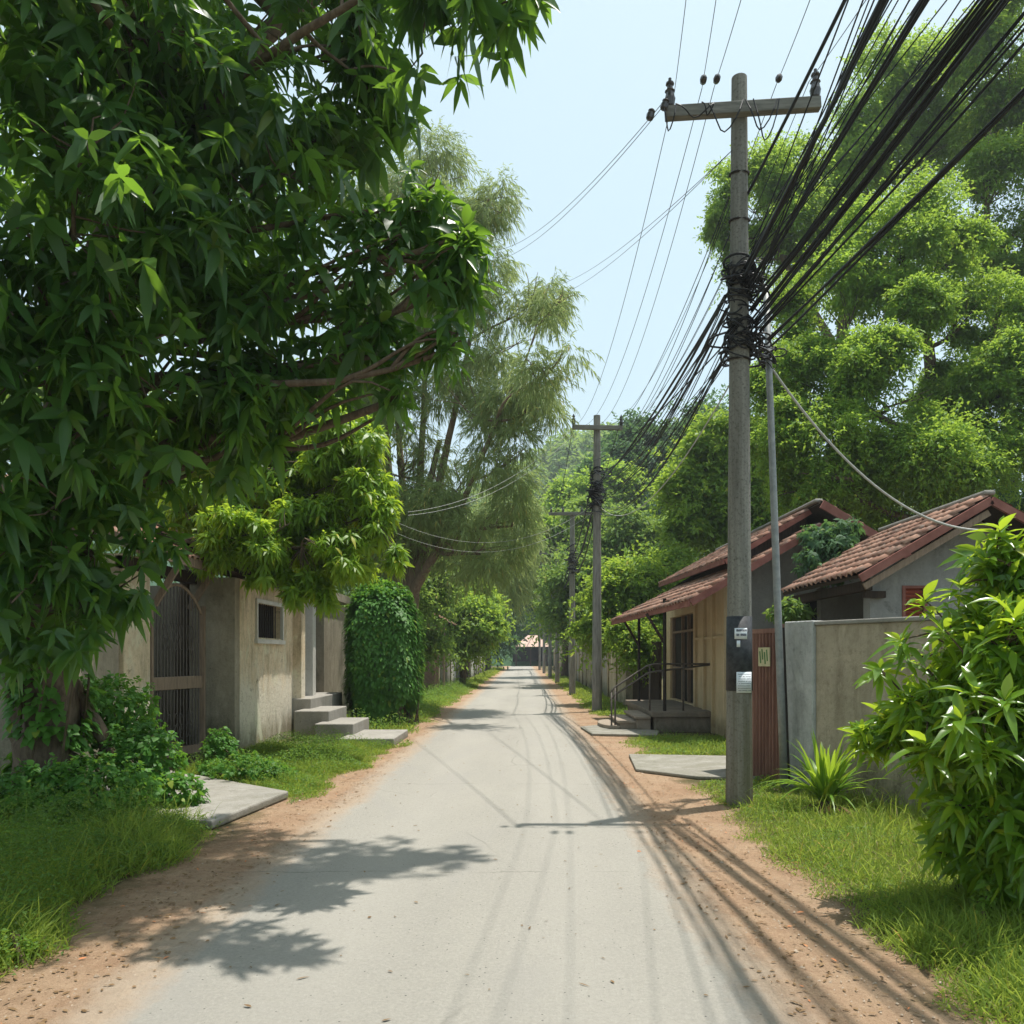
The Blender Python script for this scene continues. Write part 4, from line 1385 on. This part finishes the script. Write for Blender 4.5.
D1 = [B(895, 250, 62, 20, 42), B(945, 262, 45, 20, 34), B(850, 305, 52, 20, 40), B(960, 320, 52, 20, 36), B(905, 320, 50, 19, 36), B(825, 395, 50, 19, 42), B(885, 400, 56, 18.5, 40), B(790, 440, 40, 19, 36),
      B(1000, 390, 45, 19, 36), B(955, 400, 46, 21, 34), B(850, 470, 62, 18, 40), B(930, 470, 60, 18.5, 40), B(990, 470, 56, 19, 42), B(785, 330, 34, 21, 34), B(770, 400, 30, 21, 34), B(800, 500, 50, 19, 34), B(890, 510, 60, 20, 36), B(1050, 440, 60, 19, 50), B(1060, 340, 60, 20, 50)]
bz = ((938 - VX) * 21 / F, 21, 0)
fork = P(938, 420, 21)
wood = wood_mesh([([(bz[0], 21, -.1), P(940, 560, 21), fork, P(925, 320, 20.5), P(900, 250, 20)], [0.279, 0.236, 0.186, 0.112, 0.05]), ([fork, P(975, 385, 20.5), P(1000, 310, 20)], [0.149, 0.099, 0.05]),
                  ([P(938, 440, 21), P(880, 420, 20), P(830, 380, 19.5)], [0.136, 0.093, 0.043])], D1, 6)
plant('layered_tree', 'broad bright tree of layered clumps with forked trunk above the two tiled houses', 'tree', bz, None, wood, domes(clumps(puff(D1, .98, 1.3), 5, .36, .7, .68, 1.0), 9, 270, .11, .054, .5, .95, .25), 'bark', 'leaf_right')

D2 = [B(885, 115, 52, 27, 38), B(935, 95, 44, 27, 34), B(845, 160, 44, 27, 32), B(790, 195, 52, 27, 32), B(755, 205, 46, 27, 36), B(728, 235, 24, 27, 30), B(815, 245, 62, 27, 40), B(900, 170, 62, 27, 40), B(950, 160, 54, 28, 40), B(760, 255, 46, 27, 26), B(860, 215, 60, 28, 42)]
bz = ((850 - VX) * 27.5 / F, 27.5, 0)
wood = wood_mesh([([(bz[0], 27.5, -.1), P(845, 450, 27.5), P(840, 320, 27.5), P(870, 200, 27.5)], [0.31, 0.248, 0.186, 0.074]), ([P(842, 360, 27.5), P(790, 270, 27), P(760, 220, 27)], [0.149, 0.099, 0.043]), ([P(842, 330, 27.5), P(910, 220, 27), P(930, 120, 27)], [0.149, 0.099, 0.043])], D2, 6)
plant('layered_tree', 'taller tree behind, its open crown rising against the sky beside the notice post', 'tree', bz, None, wood, domes(clumps(puff(D2, .98, 1.3), 5, .36, .7, .68, 1.0), 9, 200, .15, .066, .5, .95, .2), 'bark', 'leaf_right')

D3 = [B(1000, 62, 52, 24, 36), B(1040, 110, 60, 24, 44), B(985, 130, 40, 25, 30), B(990, 195, 46, 24, 34), B(1030, 230, 50, 24, 40), B(1000, 265, 30, 24, 20), B(1070, 180, 60, 24, 50), B(1080, 300, 60, 24, 50), B(1085, 420, 60, 24, 60), B(1000, 15, 30, 24, 22)]
bz = ((1010 - VX) * 24.5 / F, 24.5, 0)
wood = wood_mesh([([(bz[0], 24.5, -.1), P(1010, 480, 24.5), P(1005, 330, 24.5), P(985, 250, 24.3), P(990, 130, 24)], [0.279, 0.223, 0.155, 0.099, 0.043]), ([P(1006, 345, 24.5), P(1030, 230, 24), P(1040, 110, 24)], [0.124, 0.093, 0.037]), ([P(1006, 360, 24.5), P(985, 300, 24.3), P(965, 235, 24.3)], [.14, .1, .05])], D3, 6)
plant('layered_tree', 'right-hand clumped tree with thin forked stems, cut by the frame edge', 'tree', bz, None, wood, domes(clumps(puff(D3, .98, 1.25), 5, .36, .7, .68, 1.0), 9, 200, .135, .06, .5, .95, .2), 'bark', 'leaf_right')


# --- trees and shrubs farther down the road, each with a crown of its own
def far_tree(name, label, cat, lobes, px, Y, leaf, per, lp, L, group=None, r=.25, style='dome', base_x=None):
    x = (px - VX) * Y / F
    top = max(l[2] for l in lobes)
    low = min(l[2] - l[5] for l in lobes)
    wood = wood_mesh([([(x, Y, -.1), (x + .1, Y, max(.6, low)), (x, Y, top)], [r, r * .8, r * .3])], lobes, 4)
    crown = domes(lobes, per, lp, L, L * .48) if style == 'dome' else feathers(lobes, per, L * 2, 9, L, L * .12, .3)[0]
    return plant(name, label, cat, (x, Y, 0), group, wood, crown, 'bark', leaf)


G1 = 'trees along the far road'
far_tree('leafy_tree', 'bright rounded tree bulging left of the notice post above the porch house', 'tree',
         [B(705, 470, 42, 29, 34), B(690, 500, 34, 29, 30), B(735, 450, 40, 29, 34), B(730, 510, 50, 29, 36), B(770, 500, 50, 30, 40), B(700, 535, 34, 29, 22), B(760, 545, 46, 29, 30)], 730, 30, 'leaf_light', 12, 420, .22, G1)
far_tree('leafy_tree', 'dense sunlit tree directly behind the second post and porch roof', 'tree',
         [B(640, 590, 38, 27, 32), B(668, 575, 30, 28, 26), B(612, 600, 28, 27, 30), B(600, 635, 24, 27, 22), B(640, 630, 34, 27, 24), B(660, 605, 30, 27, 26)], 640, 28, 'leaf_light', 13, 420, .2, G1)
far_tree('porch_shrub', 'rounded light green shrub under the far end of the porch roof', 'shrub',
         [B(636, 638, 22, 24.4, 18), B(652, 650, 14, 24.4, 14), B(622, 634, 14, 24.4, 14), B(638, 660, 16, 24.3, 12)], 638, 24.4, 'leaf_light', 14, 320, .13, None, .05)
far_tree('leafy_tree', 'mid green tree standing behind the third and fourth posts', 'tree',
         [B(600, 560, 30, 44, 28), B(575, 580, 28, 42, 30), B(625, 540, 34, 44, 30), B(590, 520, 28, 46, 22), B(655, 545, 32, 44, 26), B(565, 620, 22, 42, 24), B(600, 610, 26, 42, 30)], 600, 45, 'leaf_mid', 11, 330, .3, G1)
far_tree('leafy_tree', 'pale green spreading tree at centre, left of the posts and above the shelter', 'tree',
         [B(548, 540, 30, 60, 24), B(575, 505, 34, 62, 24), B(540, 580, 26, 60, 26), B(610, 490, 36, 62, 22), B(560, 610, 24, 60, 22), B(585, 550, 30, 60, 26)], 565, 62, 'leaf_right', 10, 300, .42, G1, .35)
far_tree('leafy_tree', 'tall dark blue-green tree in the gap between second post and bright rounded tree', 'tree',
         [B(655, 480, 34, 64, 34), B(640, 445, 34, 68, 26), B(685, 450, 40, 66, 30), B(670, 520, 34, 62, 28), B(620, 460, 26, 66, 26), B(720, 430, 40, 66, 30), B(700, 500, 40, 62, 34), B(600, 480, 26, 64, 26), B(650, 560, 50, 60, 40)], 660, 66, 'leaf_deep', 11, 320, .45, G1, .4)
far_tree('leafy_tree', 'deep green tree closing the view left of the shelter', 'tree',
         [B(505, 600, 24, 92, 30), B(520, 570, 22, 92, 28), B(497, 640, 20, 88, 20), B(508, 628, 16, 90, 18), B(528, 600, 20, 94, 22), B(485, 590, 24, 90, 30), B(545, 615, 18, 134, 16)], 488, 94, 'leaf_deep', 10, 260, .55, G1, .4)
far_tree('leafy_tree', 'yellowish feathery tree at the end of the left panel wall', 'tree',
         [B(505, 510, 26, 50, 24), B(515, 545, 24, 50, 26), B(500, 580, 26, 50, 22), B(490, 540, 26, 52, 30)], 466, 51, 'leaf_feather', 1500, 0, .5, G1, .25, 'feather')
far_tree('leafy_tree', 'rounded light green tree leaning over the left panel wall', 'tree',
         [B(470, 615, 28, 42, 24), B(488, 630, 20, 41, 18), B(452, 605, 22, 43, 20), B(478, 595, 18, 43, 14), B(450, 640, 18, 42, 18), B(470, 645, 22, 42, 16), B(440, 620, 20, 43, 24)], 462, 43, 'leaf_light', 12, 330, .26, G1, .2)
far_tree('leafy_tree', 'dark bushy tree crowding behind the feathery tree trunks', 'tree',
         [B(430, 600, 34, 34, 34), B(400, 590, 40, 33, 50), B(360, 560, 50, 33, 60), B(420, 650, 30, 34, 26), B(440, 560, 30, 35, 34)], 405, 34, 'leaf_mid', 11, 330, .24, G1, .25)
far_tree('leafy_tree', 'green tree showing through the gaps behind the plastered house', 'tree',
         [B(250, 480, 90, 24, 80), B(170, 520, 80, 24, 70), B(320, 430, 70, 26, 70), B(100, 470, 90, 25, 90), B(330, 540, 60, 25, 60), B(30, 420, 100, 25, 100)], 200, 25, 'leaf_mid', 12, 330, .3, None, .3)
far_tree('leafy_tree', 'dark tree shading the back of the grey rendered house', 'tree',
         [B(960, 530, 60, 23, 40), B(1020, 540, 60, 23, 60), B(880, 545, 50, 23, 36), B(1080, 520, 60, 23, 60), B(820, 550, 44, 24, 36)], 960, 24, 'leaf_deep', 12, 420, .18, None, .25)

# creeper over the two roofs
Cr = [B(832, 548, 26, 14.9, 20), B(815, 560, 18, 14.9, 14), B(850, 560, 16, 14.8, 14), B(842, 530, 20, 15.1, 14), B(812, 535, 14, 15.2, 12), B(835, 575, 12, 14.8, 8)]
wood = wood_mesh([([(5.0, 15.0, 0), (5.2, 15.05, 1.8), (5.7, 15.0, 3.3)], [.05, .045, .03])], Cr, 4)
plant('roof_creeper', 'dark leafy creeper sprawling in the valley between the two tiled roofs', 'creeper', (5.0, 15, 0), None, wood, whorl((q := in_lobes(Cr, 420, .3, .45))[0], q[1] + rng.normal(size=q[1].shape) * .5, 9, .15, .06, .5, (50, 110), 'mid', .15, .08), 'twig', 'leaf_deep', True, 'stem', 'foliage')
Cr = [B(790, 608, 16, 13.2, 10), B(778, 612, 12, 13.2, 8), B(802, 612, 12, 13.3, 8)]
wood = wood_mesh([([(4.4, 13.2, 0), (4.4, 13.2, 1.6), (4.42, 13.2, 2.2)], [.04, .035, .02])], Cr, 4)
plant('yard_shrub', 'small green shrub peeping over the wall pillar below the roof creeper', 'shrub', (4.4, 13.2, 0), None, wood, whorl((q := in_lobes(Cr, 130, .2, .45))[0], q[1] + rng.normal(size=q[1].shape) * .5, 8, .14, .055, .5, (50, 110), 'mid', .15, .08), 'twig', 'leaf_mid', True, 'stem', 'foliage')

# --- ivy column on the left
n = 19000
hb = np.array((.86, .95, 1.70))
u = rng.uniform(-1, 1, (n, 3))
fc = rng.choice(6, n, p=[.2, .2, .22, .14, .2, .04])
ax_ = np.array([0, 0, 1, 1, 2, 2])[fc]
u[np.arange(n), ax_] = np.array([1, -1, -1, 1, 1, -1])[fc]
q = np.linalg.norm(u, axis=1, keepdims=True)
d = norm(u)
p = u * (1 - .42 * np.clip((q - 1) / .73, 0, 1) ** 1.4)          # a box with well rounded corners
d = norm(np.sign(u) * np.abs(u) ** 3)
bulge = 1 + .10 * wob(p * 2.4, 1.5) + .05 * wob(p * 7, 1.0)
pos = np.array((-3.42, 19.6, 1.68)) + p * hb * (rng.uniform(.84, 1.03, (n, 1)) * bulge[:, None])
pos[:, 2] = np.maximum(pos[:, 2], .05)
od = norm(d + rng.normal(size=d.shape) * .35 + np.array((0, 0, -.35)))
crown = leaves(pos, od + np.array((0, 0, -.4)), d + np.array((0, 0, .8)), .125 * rng.uniform(.6, 1.3, n), .08, .3, .15, 'mid')
st = [limb((-3.3 + random.uniform(-.7, .7), 19.6 + random.uniform(-.7, .7), 0), (-3.3 + random.uniform(-.8, .8), 19.6 + random.uniform(-.8, .8), random.uniform(2.2, 3.2)), .03, .012) for _ in range(14)]
wood = tubes(np.array([s[0] for s in st]), np.array([s[1] for s in st]), 6)
inner = MB().box(-3.95, -2.9, 19.1, 20.2, 0, 2.7)
h = plant('ivy_column', 'tall block of dense ivy hiding a gatepost beside the left steps', 'ivy', (-3.32, 19.6, 0), None, wood, crown, 'twig', 'leaf_ivy', True, 'stem', 'foliage')
inner.build('pier', M['pl_left_dark'], h)

# --- the glossy bush in the right foreground
Fb = [B(968, 645, 52, 5.3, 50), B(1000, 572, 34, 5.2, 40), B(938, 715, 48, 5.4, 46), B(990, 735, 84, 5.1, 70), B(1012, 660, 58, 5.0, 66), B(995, 820, 74, 5.2, 60), B(945, 780, 40, 5.5, 40), B(1020, 880, 56, 5.1, 44), B(1070, 700, 110, 5.0, 120), B(1065, 860, 80, 4.9, 80), B(895, 728, 26, 5.6, 20), B(868, 738, 12, 5.6, 10), B(955, 845, 32, 5.4, 40), B(1055, 580, 50, 5.1, 60)]
Fb = [(x, y, z, rx * .86, ry * .86, rz * .88) for x, y, z, rx, ry, rz in Fb]
sh, od, ix = in_lobes(clumps(Fb, 8, .25, .5), 980, .4, .3, 1.7)
ax = norm(od * np.array((1, 1, .5)) + np.array((0, 0, .55)) + rng.normal(size=od.shape) * .35)
# longer shoots that break the outline
tips = [(1000, 528, 5.1), (960, 585, 5.2), (925, 600, 5.3), (905, 655, 5.4), (880, 668, 5.4), (862, 728, 5.6), (985, 560, 5.1), (930, 690, 5.2), (945, 630, 5.1), (1012, 545, 5.1), (975, 690, 4.7), (960, 720, 4.6), (1005, 700, 4.5), (1000, 600, 4.8), (900, 640, 5.3), (990, 745, 4.5), (868, 745, 5.5), (1015, 620, 4.7), (925, 745, 5.0)]
tp = np.array([P(*t) for t in tips])
ta = norm(np.array([[-.35, -.3, 1.0]]) + rng.normal(size=tp.shape) * .3)
sh, ax = np.concatenate([sh, tp]), np.concatenate([ax, ta])
crown = cat_meshes([whorl(sh, ax, 9, .19, .052, .35, (35, 100), 'hi', .22, .07), whorl(tp, ta, 10, .23, .058, .35, (30, 95), 'hi', .22, .1),
                    whorl(in_lobes(Fb, 1200, .1, .1)[0], unit(1200), 7, .15, .045, .3, (40, 110), 'mid', .1, .05)])
wood = wood_mesh([([(3.1 + random.uniform(-.2, .35), 5.45 + random.uniform(-.2, .2), -.05), (3.1 + random.uniform(-.3, .5), 5.4, .7), (3.05 + random.uniform(-.5, .6), 5.3, 1.6)], [.035, .03, .015]) for _ in range(7)], Fb, 5, twigs=np.concatenate([sh[::4], tp]))
plant('glossy_bush', 'big bush of long glossy leaves in the right foreground against the render wall', 'bush', (3.15, 5.4, 0), None, wood, crown, 'twig', 'leaf_shrub', True, 'stem', 'foliage')


# --- strap-leaved plant by the wall
def straps(c, n, L, W, up=(.35, 1.25), K=8, droop=.9):
    V, Q = [], []
    for q in range(n):
        a, el = random.uniform(0, 6.28), random.uniform(*up)
        l = L * random.uniform(.6, 1.1)
        d = np.array((math.cos(a) * math.cos(el), math.sin(a) * math.cos(el), math.sin(el)))
        s = np.array((-math.sin(a), math.cos(a), 0))
        t = np.linspace(0, 1, K)
        pts = np.array(c) + d * (l * t)[:, None] + np.array((random.uniform(-.05, .05), random.uniform(-.05, .05), 0))
        pts[:, 2] -= droop * l * t ** 2.4 * (1.25 - math.sin(el)) * 1.1
        wd = W * np.clip(np.minimum(.5 + t * 3, (1 - t) * 2.2 + .03), 0, 1)
        u = np.array((0, 0, 1.0)) - d * d[2]
        rows = np.stack([pts - s * wd[:, None] / 2 + u * wd[:, None] * .22, pts, pts + s * wd[:, None] / 2 + u * wd[:, None] * .22], 1)
        n0 = sum(len(v) for v in V)
        V.append(rows.reshape(-1, 3))
        for i in range(K - 1):
            for j in range(2):
                Q.append((n0 + i * 3 + j, n0 + i * 3 + j + 1, n0 + (i + 1) * 3 + j + 1, n0 + (i + 1) * 3 + j))
    return np.concatenate(V), np.array(Q)


h = thing('strap_leaf_plant', 'spiky fountain of long strap leaves at the foot of the render wall', 'plant', (3.22, 8.55, 0))
v, q = straps((3.22, 8.55, .14), 95, 1.0, .042, (.55, 1.42), 8, .75)
np_obj('blades', v, q, M['blade'], h, smooth=True)
MB().tube([(3.22, 8.55, -.02), (3.22, 8.55, .12), (3.22, 8.55, .22)], [.07, .06, .04], 9).build('stem', M['twig'], h)
v, q = straps((3.22, 8.55, .08), 26, .62, .035, (.05, .45), 8, 1.0)
np_obj('dead_blades', v, q, M['dry'], h, smooth=True)


# --- low shrubs on the left verge
def low_shrub(label, lobes, n, L, W, leaf, k=8, name='low_shrub'):
    sh, od, _ = in_lobes(lobes, n, .45, .2, 1.8)
    keep = sh[:, 2] > .03
    sh, od = sh[keep], od[keep]
    ax = norm(od + np.array((0, 0, .5)) + rng.normal(size=od.shape) * .4)
    c = lobes[0]
    wood = wood_mesh([([(c[0] + random.uniform(-.2, .2), c[1] + random.uniform(-.2, .2), -.03), (c[0], c[1], max(.15, c[2]))], [.02, .012]) for _ in range(3)], lobes, 5)
    return plant(name, label, 'shrub', (c[0], c[1], 0), None, wood, whorl(sh, ax, k, L, W, .3, (40, 100), 'mid', .15, .05), 'twig', leaf, True, 'stem', 'foliage')


low_shrub('shady round-leaved shrub crowding the trunk foot of the big dark tree', [B(140, 755, 42, 8.8, 40), B(95, 790, 60, 7.9, 40), B(178, 795, 26, 8.6, 26), B(30, 800, 60, 7.8, 40), B(110, 710, 45, 9.2, 36)], 1900, .075, .06, 'leaf_ivy', 7)
low_shrub('dark little shrub at the corner of the plastered house beside the gate', [B(245, 770, 36, 10.6, 18), B(222, 752, 20, 11.6, 24), B(270, 775, 24, 10.6, 15), B(212, 775, 18, 10.9, 18)], 800, .065, .045, 'leaf_ivy', 8)
low_shrub('small pale-tipped weed on the grass below the glossy bush', [B(985, 908, 14, 5.0, 18), B(975, 925, 16, 5.0, 16), B(990, 890, 7, 5.0, 10)], 60, .06, .026, 'leaf_light', 7, 'tall_weed')
low_shrub('bright leafy weed tuft in the bottom left corner', [B(12, 955, 22, 4.45, 18), B(-20, 950, 30, 4.5, 24)], 150, .085, .022, 'leaf_bright', 8, 'tall_weed')
# vine on the big trunk
pts = []
nr = 2600
t = rng.random(nr)
ang = rng.random(nr) * 6.28
cx, cy = np.interp(t, [0, .4, 1], [-5.0, -4.92, -4.6]), np.interp(t, [0, .4, 1], [8.4, 8.33, 7.9])
rad = np.interp(t, [0, .2, 1], [.36, .3, .26]) + rng.random(nr) * .12
pos = np.stack([cx + np.cos(ang) * rad, cy + np.sin(ang) * rad, t * 3.4 + .1], 1)
kp = wob(pos, 2.2) > -.15
pos, ang = pos[kp], ang[kp]
od = np.stack([np.cos(ang), np.sin(ang), np.full(len(ang), -.7)], 1)
crown = leaves(pos, norm(od + rng.normal(size=od.shape) * .4), np.stack([np.cos(ang), np.sin(ang), np.full(len(ang), .8)], 1), .12 * rng.uniform(.6, 1.2, len(pos)), .085, .2, .12, 'mid')
st = [limb((-5 + .34 * math.cos(a), 8.4 + .34 * math.sin(a), 0), (-4.7 + .26 * math.cos(a + .8), 8.05 + .26 * math.sin(a + .8), 3.0), .016, .008, 9, .04) for a in np.linspace(0, 5.5, 7)]
plant('climbing_vine', 'round-leaved vine climbing the trunk of the big dark tree', 'vine', (-5, 8.05, 0), None, tubes(np.array([s[0] for s in st]), np.array([s[1] for s in st]), 6), crown, 'twig', 'leaf_ivy', True, 'stem', 'foliage')


# ------------------------------------------------------------------ grass, weeds, litter
def blocked(x, y):
    b = (x > 2.1) & (x < 3.5) & (y > 10.7) & (y < 13.4)
    b |= (x > 1.5) & (x < 4.2) & (y > 16.4) & (y < 22.3)
    b |= (x < -2.7) & (x > -5.6) & (y > 7.9 + (-3.0 - x) * .25) & (y < 9.5 + (-2.8 - x) * .8)
    b |= (x < -2.3) & (x > -4.8) & (y > 14.7) & (y < 17.2)
    b |= (x < -4.75) & (y > 11.0)
    b |= (x > 3.34 + (10.2 - y) * .49) & (y < 10.4) & (x > 2.6)
    b |= (x > 4.0) & (y > 10.4) & (y < 23)
    b |= (x > 3.2) & (y > 24.5)
    b |= (x < -3.8 - np.clip(y - 40, 0, 1) * 0) & (y > 41)
    return b


def edge(x, y):
    """how far inside the grass (metres) a point lies; ragged"""
    p = np.stack([x, y, np.zeros_like(x)], 1)
    wv = .28 * wob(p, 1.1) + .16 * wob(p, 3.3, 2.0)
    right = x - (1.98 + np.interp(y, [3, 6, 9, 12, 25], [.05, .12, .2, .05, .0]) + wv)
    left = -(x + 2.82 + np.interp(y, [3, 5, 7, 10, 12, 25], [.12, .0, .05, -.1, -.45, -.3]) + wv)
    return np.where(x > 0, right, left)


def scatter(n, x0, x1, y0, y1, pw=1.0):
    y = y0 + (y1 - y0) * rng.random(n) ** pw
    x = rng.uniform(x0, x1, n)
    e = edge(x, y)
    k = (e > 0) & ~blocked(x, y) & (rng.random(n) < np.clip(e / .3 + .12, 0, 1))
    return x[k], y[k], e[k]


def blades(x, y, e, h, wd, lean=.5):
    n = len(x)
    p = np.stack([x, y, np.zeros(n)], 1)
    hh = h * rng.uniform(.35, 1.25, n) * (.62 + .5 * np.clip(wob(p, 2.6, .7) + .5, 0, 1.4)) * np.clip(.45 + e * 1.3, .4, 1.15)
    d = np.stack([rng.normal(size=n) * lean, rng.normal(size=n) * lean, np.ones(n)], 1)
    return leaves(p, d, rng.normal(size=(n, 3)), hh, wd * rng.uniform(.6, 1.3, n), .35, .1, 'mid')


def herbs(x, y, e, h, L):
    """small weeds: leaves held at various heights over the ground"""
    n = len(x)
    p = np.stack([x, y, np.zeros(n)], 1)
    hh = h * np.clip(wob(p, 1.9, 3.1) + .55, .12, 1.5) * np.clip(.3 + e * 1.4, .25, 1.2)
    p[:, 2] = hh * rng.random(n) ** .6
    d = np.stack([rng.normal(size=n), rng.normal(size=n), rng.normal(size=n) * .35 + .1], 1)
    return leaves(p, d, np.array((0, 0, 1.)) + rng.normal(size=(n, 3)) * .45, L * rng.uniform(.6, 1.4, n), L * .6, .2, .12, 'lo')


def both(parts, name, mat, base):
    V, Q = cat_meshes(parts)
    return kind(np_obj(name, V, Q, M[mat], base=base), 'stuff')


both([blades(*scatter(90000, 1.6, 5.6, 3.0, 9.5, 1.3), .17, .0075), blades(*scatter(5000, 1.8, 5.0, 3.0, 9), .42, .007, .4), blades(*scatter(16000, 1.9, 4.2, 3.0, 5.4), .34, .008), blades(*scatter(52000, 1.6, 4.2, 9.0, 25), .15, .012), blades(*scatter(30000, 1.6, 3.5, 22, 70, 1.2), .22, .03)], 'grass', 'grass', (3, 10, 0))
both([blades(*scatter(90000, -6.2, -2.4, 3.4, 9.5, 1.2), .36, .008), blades(*scatter(9000, -6.2, -2.4, 3.4, 9.5, 1.2), .62, .007, .35), blades(*scatter(60000, -5, -2.0, 9.5, 15), .22, .010), blades(*scatter(34000, -5.2, -1.9, 15, 42), .2, .02), blades(*scatter(20000, -4.4, -2.0, 40, 100), .25, .05)], 'grass', 'grass', (-3.5, 10, 0))
both([herbs(*scatter(40000, 1.6, 5.6, 3.0, 9.5, 1.3), .09, .022), herbs(*scatter(30000, 1.6, 4.2, 9.0, 30), .12, .03),
      herbs(*scatter(95000, -6.2, -2.4, 3.4, 9.8, 1.2), .42, .028), herbs(*scatter(45000, -5, -2.0, 9.8, 15), .30, .026), herbs(*scatter(40000, -5.2, -1.9, 15, 45), .35, .05)], 'weeds', 'herb', (0, 9, 0))
both([blades(*scatter(9000, 1.6, 5.2, 3.0, 10, 1.3), .22, .006, .7), blades(*scatter(8000, -6, -2.4, 3.4, 15, 1.2), .24, .006, .7)], 'dry_grass', 'straw', (0, 8, 0))
# dry leaves and crumbs of stone on the earth shoulders
n = 5200
y = 3.0 + 22 * rng.random(n) ** 1.4
sd = rng.random(n) < .5
x = np.where(sd, 1.12 + rng.gamma(2.2, .32, n), -1.92 - rng.gamma(2.2, .32, n))
x = np.where(rng.random(n) < .05, rng.uniform(-2, 1.2, n), x)
k = (x < 2.6) & (x > -3.2)
x, y = x[k], y[k]
n = len(x)
p = np.stack([x, y, np.full(n, .012)], 1)
v, q = leaves(p, np.stack([rng.normal(size=n), rng.normal(size=n), rng.uniform(0, .1, n)], 1), np.array((0, 0, 1.)) + rng.normal(size=(n, 3)) * .2, rng.uniform(.012, .05, n) * np.where(rng.random(n) < .06, 1.7, 1), rng.uniform(.008, .022, n), .02, .12, 'mid')
kind(np_obj('leaf_litter', v, q, M['dry'], base=(0, 6, 0)), 'stuff')
n = 3000
y = 3.0 + 16 * rng.random(n) ** 1.5
sd = rng.random(n) < .55
x = np.where(sd, 1.2 + rng.gamma(2.4, .3, n), -2.0 - rng.gamma(2.4, .3, n))
s = rng.uniform(.003, .009, n) * np.where(rng.random(n) < .04, 2.2, 1)
oc = np.array([(1, 0, 0), (0, 1, 0), (-1, 0, 0), (0, -1, 0), (0, 0, .8), (0, 0, -.5)])
v = np.stack([x, y, s * .3 + .004], 1)[:, None] + (oc[None] * rng.uniform(.6, 1.4, (n, 6, 1))) * s[:, None, None]
tri = np.array([(0, 1, 4), (1, 2, 4), (2, 3, 4), (3, 0, 4)])
q = (np.arange(n)[:, None, None] * 6 + tri[None]).reshape(-1, 3)
kind(np_obj('pebbles', v.reshape(-1, 3), q, simple('pale_pebble', (.24, .18, .125), (.42, .34, .26), 12, .9), base=(0, 6, 0)), 'stuff')

# ------------------------------------------------------------------ forest on the hill: one mass
P_, D_, N_ = [], [], []
nt_ = 820
xs = rng.uniform(-50, 100, nt_)
ysd = 124 + 90 * rng.random(nt_) ** 1.2
hz_ = hill_z(xs, ysd)
for x, y, z in zip(xs, ysd, hz_):
    if abs(x) < 6 and y < 135:
        continue
    r = random.uniform(3.0, 5.0)
    m = 300
    e = unit(m)
    e[:, 2] = np.abs(e[:, 2]) * 1.1 - .2
    p = np.array((x, y, z + r * random.uniform(.6, 1.1))) + e * r * (rng.uniform(.75, 1.05, (m, 1)) + .22 * wob(e * 3 + x, 1.5)[:, None]) * np.array((1, 1, 1.05))
    P_.append(p)
    D_.append(norm(e + rng.normal(size=e.shape) * .6 + np.array((0, 0, -.3))))
    N_.append(e + np.array((0, 0, .6)) + rng.normal(size=e.shape) * .3)
p, d, nn = (np.concatenate(q) for q in (P_, D_, N_))
v, q = leaves(p, d, nn, rng.uniform(.9, 1.7, len(p)), rng.uniform(.5, .9, len(p)), .2, .12, 'lo')
kind(np_obj('hillside_forest', v, q, M['leaf_mid'], base=(20, 140, 0)), 'stuff')
